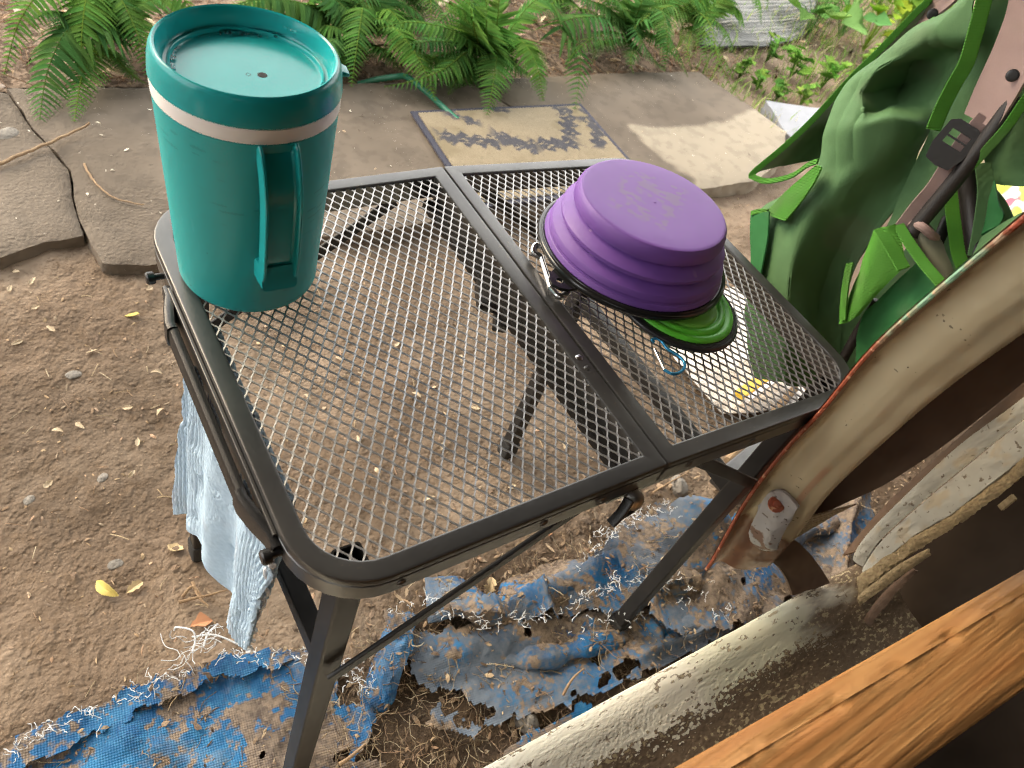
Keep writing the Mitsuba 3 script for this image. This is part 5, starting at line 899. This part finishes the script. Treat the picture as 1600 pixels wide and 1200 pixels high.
leafs([(0.2036,0.7618,-0.6),(0.1838,0.6612,-0.6),(0.2893,0.5972,-0.6),(0.0685,0.6608,-0.6),(0.0772,0.595,-0.6),(0.1633,0.5373,-0.6),(-0.0173,0.594,-0.6),(0.359,0.4435,-0.6),(0.2517,0.4781,-0.6),(0.0268,0.4792,-0.6),(0.1553,0.4209,-0.6),(0.3699,0.3466,-0.6),(0.0304,0.4101,-0.6),(0.2343,0.3087,-0.6),(0.0877,0.3366,-0.6)], .017, .006, 'leaf_pale', 'pale dry leaf on the dirt seen through the table mesh, # from the top', G2)

# things on the ground under the right end of the table
one('lit_ground_sheet', thick(*grid_mesh(surf([[(.74, .30, -.586), (.84, .27, -.58), (.98, .26, -.585)], [(.72, .44, -.575), (.90, .42, -.56), (1.05, .40, -.58)], [(.86, .60, -.585), (.98, .60, -.575), (1.15, .58, -.585)]], 50, 50, fold=.02, freq=9, seed=4))[:2], .0015), 'lit_ground_sheet', 'added pale sheet standing in for lit ground under the right end of the table', 'pale sheet', smooth=50)  # pale sheet added where bare ground only looks bright from the light
ys = thing('striped_strip', 'yellow and white strip seen through the right end of the table mesh', 'strip')
put('yellow_side', bar((.765, .305, -.545), (.96, .345, -.545), .022, .012, r=.002), 'yellow_paint', ys)
put('white_side', bar((.772, .287, -.545), (.967, .327, -.545), .010, .012, r=.002), 'white_plastic', ys)
one('fallen_post', bar((.60, .16, -.57), (1.05, .255, -.555), .04, .04, r=.004), 'black_metal', 'black bar lying on the ground under the right end of the table', 'bar')
one('pale_stick', tube([(.66, .20, -.58), (.80, .24, -.575), (.95, .29, -.57)], .008, 8), 'stick_wood', 'light wooden stick beside the black bar under the table', 'stick')

# ---------------------------------------------------------------- ferns
GREENS = {'dark': (.072, .175, .05), 'mid': (.085, .20, .05), 'light': (.105, .235, .05), 'blue': (.072, .18, .06), 'yellow': (.12, .24, .06)}
def frond(P, width, tone, n=40, droop=.35, seed=0, up=(0, 0, 1), start=.10):
    g = np.random.default_rng(seed); C = catmull(P, 14); d = np.r_[0, np.cumsum(np.linalg.norm(np.diff(C, axis=0), axis=1))]; Ltot = d[-1]
    f = lambda t: A([np.interp(t*Ltot, d, C[:, k]) for k in range(3)])
    ms, cs = [tube(C, .0022, 5, scale=np.linspace(1, .35, len(C)))], []
    base = A(GREENS[tone]); cs.append(np.repeat((base*A((1.5, 1.05, .8)))[None], len(ms[0][0]), 0))
    for i in range(n):
        t = start+(1-start)*(i+.5)/n; p = f(t); tan = unit(f(min(1, t+.02))-f(max(0, t-.02))); side = unit(np.cross(tan, up)) if abs(tan@unit(up)) < .97 else unit(np.cross(tan, (0.3, 1, 0))); nn = unit(np.cross(side, tan))
        w = .95*width*min(1, (1-t)*2.3+.06)**.8*min(1, .55+(t-start)*3)
        for sgn in (-1, 1):
            l = w*g.uniform(.9, 1.08); dirr = unit(side*sgn+tan*g.uniform(.22, .42)-nn*droop*g.uniform(.5, 1.4)*.5)
            s = np.linspace(0, 1, 6); mid = p+dirr*(s*l)[:, None]+tan*(s**2*l*.16)[:, None]-nn*(s**2*l*droop*.6)[:, None]
            hw = l*.088*np.array([.75, 1.15, 1.05, .85, .55, .06])*(1 if l > .02 else 1.3)
            e1 = mid+tan*hw[:, None]+nn*(hw*.35)[:, None]; e2 = mid-tan*hw[:, None]+nn*(hw*.35)[:, None]
            V, F, _ = grid_mesh(np.stack([e1, mid, e2], 1)); ms.append((V, F)); c = base*g.uniform(.75, 1.3)*A((g.uniform(.85, 1.25), 1, g.uniform(.8, 1.1))); cs.append(np.repeat(c[None], len(V), 0))
    V, F = cat(ms); return V, F, np.clip(np.vstack(cs), 0, 1)
def fern(label, fronds, seed):
    k = thing('fern', label, 'fern', None)
    g = np.random.default_rng(seed+70); b0 = A(fronds[0][0][0])
    for _ in range(5):                                   # the shorter fronds that fill the crown
        az = g.uniform(-3.3, .3); l = g.uniform(.20, .40); d = A((math.cos(az), math.sin(az), 0)); h = g.uniform(.08, .2)
        fronds = fronds+[([b0, b0+d*l*.35+A((0, 0, h)), b0+d*l*.75+A((0, 0, h*.85)), b0+d*l+A((0, 0, max(.012, h*.3)))], g.uniform(.04, .065), ('mid', 'dark', 'light', 'yellow')[g.integers(4)], g.uniform(.25, .5))]
    for i, (P, w, tone, dr_) in enumerate(fronds):
        V, F, C = frond(P, w, tone, droop=dr_, seed=seed*50+i); put('frond', (V, F), 'leaf', k, smooth=True, color=C)
    return k
B1 = [(-0.0851,1.6541,-0.555)][0]
fern('fern with one dark and one bright frond over the left end of the path', [
 ([B1]+[(-0.0475,1.5918,-0.47),(-0.1235,1.5107,-0.42),(-0.1831,1.4776,-0.43),(-0.2238,1.4376,-0.47),(-0.2488,1.4031,-0.51),(-0.2707,1.3384,-0.535)], .085, 'dark', .5),
 ([B1]+[(-0.0717,1.6072,-0.5),(-0.12,1.5437,-0.46),(-0.1774,1.5283,-0.42),(-0.2293,1.4743,-0.4)], .075, 'blue', .6),
 ([B1]+[(-0.1302,1.5148,-0.5),(-0.1724,1.4245,-0.49),(-0.1924,1.3858,-0.515),(-0.2131,1.3295,-0.535)], .05, 'light', .3),
 ([B1]+[(-0.079,1.5962,-0.48),(-0.1039,1.5453,-0.42),(-0.112,1.5561,-0.38),(-0.1087,1.6002,-0.35)], .06, 'light', .2),
 ([B1]+[(-0.0587,1.6075,-0.5),(-0.0424,1.5806,-0.45),(-0.0371,1.4647,-0.44),(-0.0263,1.4737,-0.47)], .045, 'light', .3),
 ([B1]+[(-0.0596,1.652,-0.48),(-0.0506,1.6163,-0.42),(-0.0276,1.6474,-0.38)], .06, 'yellow', .2),
 ([B1]+[(-0.0797,1.5292,-0.53),(-0.0667,1.4779,-0.53),(-0.0465,1.469,-0.54)], .03, 'mid', .3)], 1)
B2 = [(0.5436,1.6846,-0.55)][0]
fern('dark fern directly behind the mug', [
 ([B2]+[(0.4158,1.534,-0.47),(0.3292,1.4484,-0.44),(0.278,1.4388,-0.42)], .07, 'blue', .4),
 ([B2]+[(0.4375,1.6273,-0.47),(0.34,1.6016,-0.42),(0.2202,1.5682,-0.4),(0.1655,1.5754,-0.42)], .09, 'dark', .8),
 ([B2]+[(0.4983,1.6107,-0.46),(0.5102,1.5341,-0.42),(0.5542,1.5236,-0.42)], .05, 'mid', .3),
 ([B2]+[(0.4428,1.5289,-0.5),(0.3683,1.4529,-0.49),(0.3583,1.4597,-0.52)], .045, 'mid', .3),
 ([B2]+[(0.4669,1.6217,-0.45),(0.4134,1.6292,-0.4),(0.3893,1.6975,-0.38)], .08, 'blue', .5),
 ([B2]+[(0.5401,1.6452,-0.46),(0.5822,1.6604,-0.4),(0.6654,1.701,-0.35)], .07, 'dark', .4),
 ([B2]+[(0.5283,1.5446,-0.5),(0.5437,1.4923,-0.5),(0.5727,1.4748,-0.525)], .05, 'mid', .3),
 ([B2]+[(0.4305,1.5168,-0.51),(0.3904,1.4531,-0.51),(0.3817,1.4419,-0.53)], .04, 'mid', .3),
 ([B2]+[(0.3825,1.5334,-0.47),(0.3074,1.5093,-0.45),(0.2479,1.4702,-0.46)], .07, 'blue', .5),
 ([B2]+[(0.5066,1.6365,-0.44),(0.4745,1.6416,-0.38)], .07, 'mid', .3)], 2)
B3 = [(0.8985,1.568,-0.55)][0]
fern('big bright green fern in the middle with a tall pale frond', [
 ([B3]+[(0.7503,1.4478,-0.42),(0.6961,1.4304,-0.33),(0.6821,1.4531,-0.28),(0.7075,1.5211,-0.25)], .085, 'light', .3),
 ([B3]+[(0.8294,1.4819,-0.42),(0.8194,1.4908,-0.34),(0.8152,1.4997,-0.28)], .075, 'light', .3),
 ([B3]+[(0.7355,1.4893,-0.46),(0.6427,1.4672,-0.44),(0.5761,1.4755,-0.45),(0.5344,1.5301,-0.47)], .06, 'blue', .3),
 ([B3]+[(0.7419,1.4813,-0.5),(0.6309,1.4623,-0.48),(0.5531,1.4751,-0.47),(0.4631,1.5229,-0.48)], .065, 'mid', .35),
 ([B3]+[(0.7701,1.4679,-0.52),(0.7172,1.444,-0.52),(0.6718,1.4477,-0.525),(0.6268,1.4296,-0.535),(0.7527,1.4083,-0.54)][:4], .05, 'mid', .3),
 ([B3]+[(0.6956,1.4777,-0.48),(0.5974,1.4323,-0.48),(0.539,1.4148,-0.5)], .055, 'mid', .4),
 ([B3]+[(0.7333,1.4655,-0.5),(0.6922,1.4362,-0.515),(0.7504,1.4248,-0.535)], .05, 'mid', .3),
 ([B3]+[(0.8941,1.5131,-0.5),(0.9064,1.4797,-0.5),(0.9596,1.4525,-0.525)], .05, 'mid', .4),
 ([B3]+[(0.7794,1.4751,-0.4),(0.6392,1.4422,-0.33),(0.5521,1.421,-0.3)], .06, 'light', .3),
 ([B3]+[(0.7476,1.4576,-0.46),(0.6255,1.3845,-0.47),(0.5426,1.3856,-0.5),(0.4932,1.4177,-0.53)], .055, 'mid', .4),
 ([B3]+[(0.759,1.4531,-0.44),(0.6637,1.4553,-0.4),(0.5695,1.4828,-0.4),(0.4995,1.5067,-0.43)], .065, 'mid', .35),
 ([B3]+[(0.78,1.4484,-0.42),(0.7444,1.4334,-0.33),(0.744,1.4918,-0.28)], .08, 'light', .3),
 ([B3]+[(0.8928,1.5093,-0.47),(0.9533,1.5258,-0.46),(1.0224,1.5297,-0.49)], .05, 'mid', .4),
 ([B3]+[(0.748,1.4511,-0.51),(0.6825,1.3999,-0.515),(0.6526,1.3724,-0.53)], .045, 'mid', .3)], 3)
B4 = [(1.525,1.6848,-0.54)][0]
fern('fern with a long dark frond arching over the path edge above the mat', [
 ([B4]+[(1.2838,1.5689,-0.42),(1.1255,1.5304,-0.4),(1.0495,1.4969,-0.41),(1.0918,1.4394,-0.44),(1.0589,1.3602,-0.49),(0.997,1.2712,-0.525)], .085, 'dark', .45),
 ([B4]+[(1.4017,1.5737,-0.44),(1.3888,1.5156,-0.45),(1.4331,1.4756,-0.49),(1.5005,1.4619,-0.53)], .05, 'dark', .4),
 ([B4]+[(1.2598,1.5315,-0.48),(1.1956,1.4769,-0.48),(1.1801,1.4594,-0.5)], .045, 'dark', .4),
 ([B4]+[(1.419,1.575,-0.42),(1.4715,1.5382,-0.42),(1.5188,1.4584,-0.47),(1.554,1.4133,-0.52)], .055, 'mid', .4),
 ([B4]+[(1.3563,1.6106,-0.4),(1.2617,1.6189,-0.35),(1.2033,1.6877,-0.33)], .07, 'mid', .3),
 ([B4]+[(1.4402,1.6159,-0.4),(1.5215,1.684,-0.35)], .07, 'mid', .3),
 ([B4]+[(1.3111,1.5515,-0.45),(1.1587,1.4741,-0.43),(1.0621,1.4234,-0.45),(1.0314,1.3931,-0.48)], .055, 'mid', .45),
 ([B4]+[(1.3397,1.61,-0.42),(1.2125,1.5995,-0.38),(1.1198,1.6097,-0.37)], .07, 'dark', .4),
 ([B4]+[(1.4676,1.5746,-0.46),(1.4907,1.5166,-0.46),(1.5552,1.4734,-0.5)], .05, 'mid', .4),
 ([B4]+[(1.396,1.5321,-0.49),(1.3258,1.458,-0.49),(1.339,1.4376,-0.52)], .045, 'mid', .4)], 4)
B5 = [(1.9393,1.8024,-0.55)][0]
fern('weeping yellow green fern at the right end of the path', [
 ([B5]+[(1.7234,1.6307,-0.42),(1.7104,1.5468,-0.42),(1.683,1.4386,-0.47),(1.71,1.3703,-0.52),(1.7327,1.3054,-0.55)], .04, 'yellow', .5),
 ([B5]+[(1.6978,1.6717,-0.42),(1.6429,1.6919,-0.4),(1.5027,1.6606,-0.4),(1.4296,1.6344,-0.43)], .055, 'yellow', .5),
 ([B5]+[(1.7238,1.6698,-0.44),(1.6289,1.6256,-0.42),(1.547,1.558,-0.45),(1.5196,1.5135,-0.49)], .05, 'yellow', .5),
 ([B5]+[(1.7234,1.6307,-0.42),(1.7168,1.5884,-0.42),(1.6703,1.4993,-0.46),(1.6522,1.4316,-0.51)], .05, 'mid', .6),
 ([B5]+[(1.8374,1.7249,-0.42),(1.9787,1.7873,-0.4),(2.0414,1.7064,-0.45)], .04, 'mid', .4),
 ([B5]+[(1.7267,1.7202,-0.4),(1.6796,1.7648,-0.36)], .06, 'yellow', .3),
 ([B5]+[(1.7403,1.603,-0.46),(1.7664,1.5369,-0.48),(1.7924,1.4659,-0.52),(1.8067,1.4172,-0.55)], .04, 'yellow', .5),
 ([B5]+[(1.6976,1.5997,-0.47),(1.5997,1.4957,-0.48),(1.6067,1.4576,-0.52)], .045, 'yellow', .5),
 ([B5]+[(1.8235,1.651,-0.45),(1.8509,1.5851,-0.46),(1.864,1.5087,-0.51)], .04, 'mid', .5),
 ([B5]+[(1.666,1.6697,-0.42),(1.4645,1.5776,-0.4),(1.3663,1.5344,-0.43)], .055, 'yellow', .4)], 5)
B6 = [(0.8364,1.9726,-0.54)][0]
fern('shaded fern at the top edge behind the other ferns', [
 ([B6]+[(0.649,1.7491,-0.44),(0.5182,1.6298,-0.42),(0.4669,1.6217,-0.45)], .07, 'dark', .5), ([B6]+[(0.7586,1.7637,-0.46),(0.7651,1.6573,-0.46),(0.8001,1.6661,-0.5)], .06, 'dark', .5), ([B6]+[(0.68,1.782,-0.42),(0.5477,1.7512,-0.38)], .08, 'dark', .4), ([B6]+[(0.7691,1.8086,-0.5),(0.6823,1.6769,-0.49),(0.6673,1.6821,-0.52)], .05, 'dark', .5)], 6)
B7 = [(0.3939,1.7139,-0.55)][0]
fern('low fern just right of the mug rim at the top', [
 ([B7]+[(0.3905,1.5942,-0.47),(0.4165,1.5419,-0.45),(0.4765,1.5537,-0.48)], .06, 'mid', .4), ([B7]+[(0.3679,1.6277,-0.44),(0.3968,1.6338,-0.38)], .06, 'light', .3), ([B7]+[(0.384,1.5287,-0.5),(0.4097,1.4875,-0.51),(0.4384,1.4689,-0.53)], .05, 'mid', .4)], 7)
B8 = [(1.4383,1.9819,-0.54)][0]
fern('shaded fern at the top edge between the two middle ferns', [
 ([B8]+[(1.1797,1.7184,-0.46),(1.063,1.6538,-0.45),(1.0049,1.6354,-0.48)], .06, 'dark', .4), ([B8]+[(1.2847,1.725,-0.46),(1.3369,1.6881,-0.46),(1.4094,1.6881,-0.5)], .06, 'mid', .4), ([B8]+[(1.2735,1.8474,-0.42),(1.2606,1.9297,-0.38)], .07, 'light', .3)], 8)
nd, nc_ = [], []
for _ in range(1500):
    x, y = rng.uniform(-.6, 2.0), rng.uniform(1.5, 2.5); a = rng.uniform(0, 6.28); l = rng.uniform(.03, .11); p = A((x, y, float(gz(x, y))+.008)); d = A((math.cos(a), math.sin(a), rng.normal(0, .12)))
    nd.append(tube(catmull([p-d*l/2, p+A((0, 0, .006)), p+d*l/2], 2), rng.uniform(.0006, .0013), 4)); nc_.append(np.repeat((A([(.26, .13, .07), (.33, .2, .11), (.2, .12, .07)][rng.integers(3)])*rng.uniform(.7, 1.2))[None], len(nd[-1][0]), 0))
stuff('dry_needles', cat(nd), 'litter', 'dry brown needles and stems strewn below the ferns', 'needles', smooth=True, color=np.vstack(nc_))
for P in ([(0.6065,1.5043,-0.53),(0.7428,1.5958,-0.5),(0.9417,1.7047,-0.47)], [(0.5555,1.597,-0.52),(0.6359,1.5731,-0.51),(0.7473,1.5904,-0.53)], [(1.0706,1.6576,-0.53),(1.1649,1.585,-0.52),(1.256,1.5293,-0.53)], [(1.156,1.7166,-0.53),(1.254,1.6426,-0.52),(1.4371,1.6381,-0.52)]):
    TWL = getattr(twig, 'm', 0); twig.m = TWL+1; twig(P, .0028, 'dead_stem', ('dead brown stem rising to the right behind the middle fern', 'dead brown stem lying level behind the mug side of the ferns', 'lower dead brown stem right of the big middle fern', 'upper dead brown stem right of the big middle fern')[TWL], group='dead stems among the ferns')

# ---------------------------------------------------------------- far right: ribbed slab, slate, sunny weeds
rs = surf([[(1.8535,1.6657,-0.55),(2.1419,1.6596,-0.55),(2.5026,1.7469,-0.55)], [(2.0304,1.8623,-0.53),(2.3409,1.879,-0.53),(2.768,1.9294,-0.53)], [(2.3956,2.2537,-0.5),(2.7763,2.3032,-0.5),(3.3313,2.3755,-0.5)]], 90, 20, fold=.01, seed=2); rs[..., 2] += (.004*np.sin(np.linspace(0, 1, 90)*130))[:, None]
one('ribbed_slab', thick(*grid_mesh(rs)[:2], .02), 'ribbed_grey', 'pale grey ribbed slab lying in the weeds behind the right end of the path', 'slab', smooth=30)
one('slate_piece', slabmesh(xy([(1.8715,1.3211,-0.56),(2.0463,1.2712,-0.56),(2.2284,1.2431,-0.56),(2.0257,1.0388,-0.56),(1.7815,1.093,-0.56),(1.8027,1.169,-0.56)]), -.60, -.552, .05, .003, 3), 'slate_blue', 'blue grey slate slab lying beside the right end of the path', 'slate', smooth=40)
def weed(P, h, n, seed, lw, tone):
    g = np.random.default_rng(seed); ms, cs = [], []; P = A(P); P[2] = float(gz(P[0], P[1])); base = A(tone)
    for i in range(n):
        a = g.uniform(0, 6.28); r = g.uniform(.01, .5)*h; top = P+A((math.cos(a)*r, math.sin(a)*r, h*g.uniform(.25, 1))); st = catmull([P, P*.5+top*.5+A((0, 0, h*.15)), top], 4); m = tube(st, .0016, 4); ms.append(m); cs.append(np.repeat((base*.8)[None], len(m[0]), 0))
        l = 1.35*lw*g.uniform(.6, 1.2); m = leaf_mesh(top, l, l*g.uniform(.5, .8), a+g.normal(0, .4), g.uniform(-.15, .1)); ms.append(m); cs.append(np.repeat((base*g.uniform(.7, 1.3)*A((g.uniform(.8, 1.3), 1, 1)))[None], len(m[0]), 0))
    V, F = cat(ms); return V, F, np.clip(np.vstack(cs), 0, 1)
WG = 'leafy weeds in the sunny patch behind the path'
for i, (P, h, n, l, t) in enumerate(zip([(1.9367,1.512,-0.56),(1.9775,1.4484,-0.56),(2.1599,1.5959,-0.56),(2.0181,1.3851,-0.56),(2.2164,1.506,-0.56),(2.1215,1.3474,-0.56),(2.5835,1.7674,-0.56),(2.3333,1.4366,-0.56),(3.0164,2.0029,-0.56),(2.7687,1.7456,-0.56),(2.3654,1.3265,-0.56),(2.5765,1.4516,-0.56),(2.861,1.6688,-0.56),(3.44,2.0587,-0.56),(2.7834,1.4938,-0.56),(3.1862,1.7535,-0.56),(3.6544,2.0083,-0.56),(3.5988,1.8815,-0.56)], [0.07, 0.07, 0.1, 0.08, 0.12, 0.08, 0.3, 0.14, 0.38, 0.34, 0.12, 0.16, 0.28, 0.4, 0.2, 0.32, 0.36, 0.3], [12, 12, 10, 14, 14, 14, 14, 14, 16, 16, 14, 16, 14, 16, 16, 16, 18, 16], [0.025, 0.028, 0.035, 0.03, 0.045, 0.03, 0.1, 0.045, 0.11, 0.11, 0.045, 0.05, 0.08, 0.11, 0.06, 0.09, 0.1, 0.09], [(0.15, 0.3, 0.06), (0.16, 0.32, 0.06), (0.15, 0.3, 0.06), (0.16, 0.33, 0.07), (0.16, 0.34, 0.06), (0.2, 0.36, 0.07), (0.2, 0.42, 0.12), (0.18, 0.38, 0.07), (0.24, 0.46, 0.14), (0.22, 0.44, 0.14), (0.3, 0.44, 0.08), (0.26, 0.42, 0.08), (0.3, 0.46, 0.05), (0.22, 0.42, 0.1), (0.3, 0.45, 0.1), (0.3, 0.48, 0.08), (0.34, 0.5, 0.08), (0.32, 0.48, 0.08)])):
    V, F, C = weed(P, h, n, 100+i, l, t); k = put('leafy_weed', (V, F), 'leaf', smooth=True, color=C); labels[k] = {'label': f'bright leafy weed in the sunlit patch behind the path, {ORD[i]} from the left', 'category': 'weed', 'group': WG}
# grass and fine weeds
ms, cs = [], []
for _ in range(6000):
    x, y = rng.uniform(1.72, 4.2), rng.uniform(.7, 2.6)
    if x < 1.95 and y < 1.05 or (1.9 < x < 2.3 and 1.0 < y < 1.34): continue
    z = float(GZ)+.03; h = rng.uniform(.015, .09); a = rng.uniform(0, 6.28); b = rng.uniform(.2, 1)*h; w = rng.uniform(.0012, .003)
    d = A((math.cos(a), math.sin(a), 0)); s_ = A((-d[1], d[0], 0))*w; p = A((x, y, z)); q1 = p+d*b*.3+A((0, 0, h*.6)); q2 = p+d*b+A((0, 0, h))
    ms.append((A([p-s_, p+s_, q1-s_*.8, q1+s_*.8, q2]), A([(0, 1, 3), (0, 3, 2), (2, 3, 4)]).astype(int))); c = A(((.25, .4, .09), (.34, .46, .12), (.18, .32, .07), (.55, .5, .3))[rng.integers(4)])*rng.uniform(.7, 1.2); cs.append(np.repeat(c[None], 5, 0))
V, F = cat(ms); V[:, 2] += gz(V[:, 0], V[:, 1])-GZ-.03; stuff('grass', (V, F), 'leaf', 'short pale grass and fine weeds in the sunny patch', 'grass', smooth=True, color=np.clip(np.vstack(cs), 0, 1))
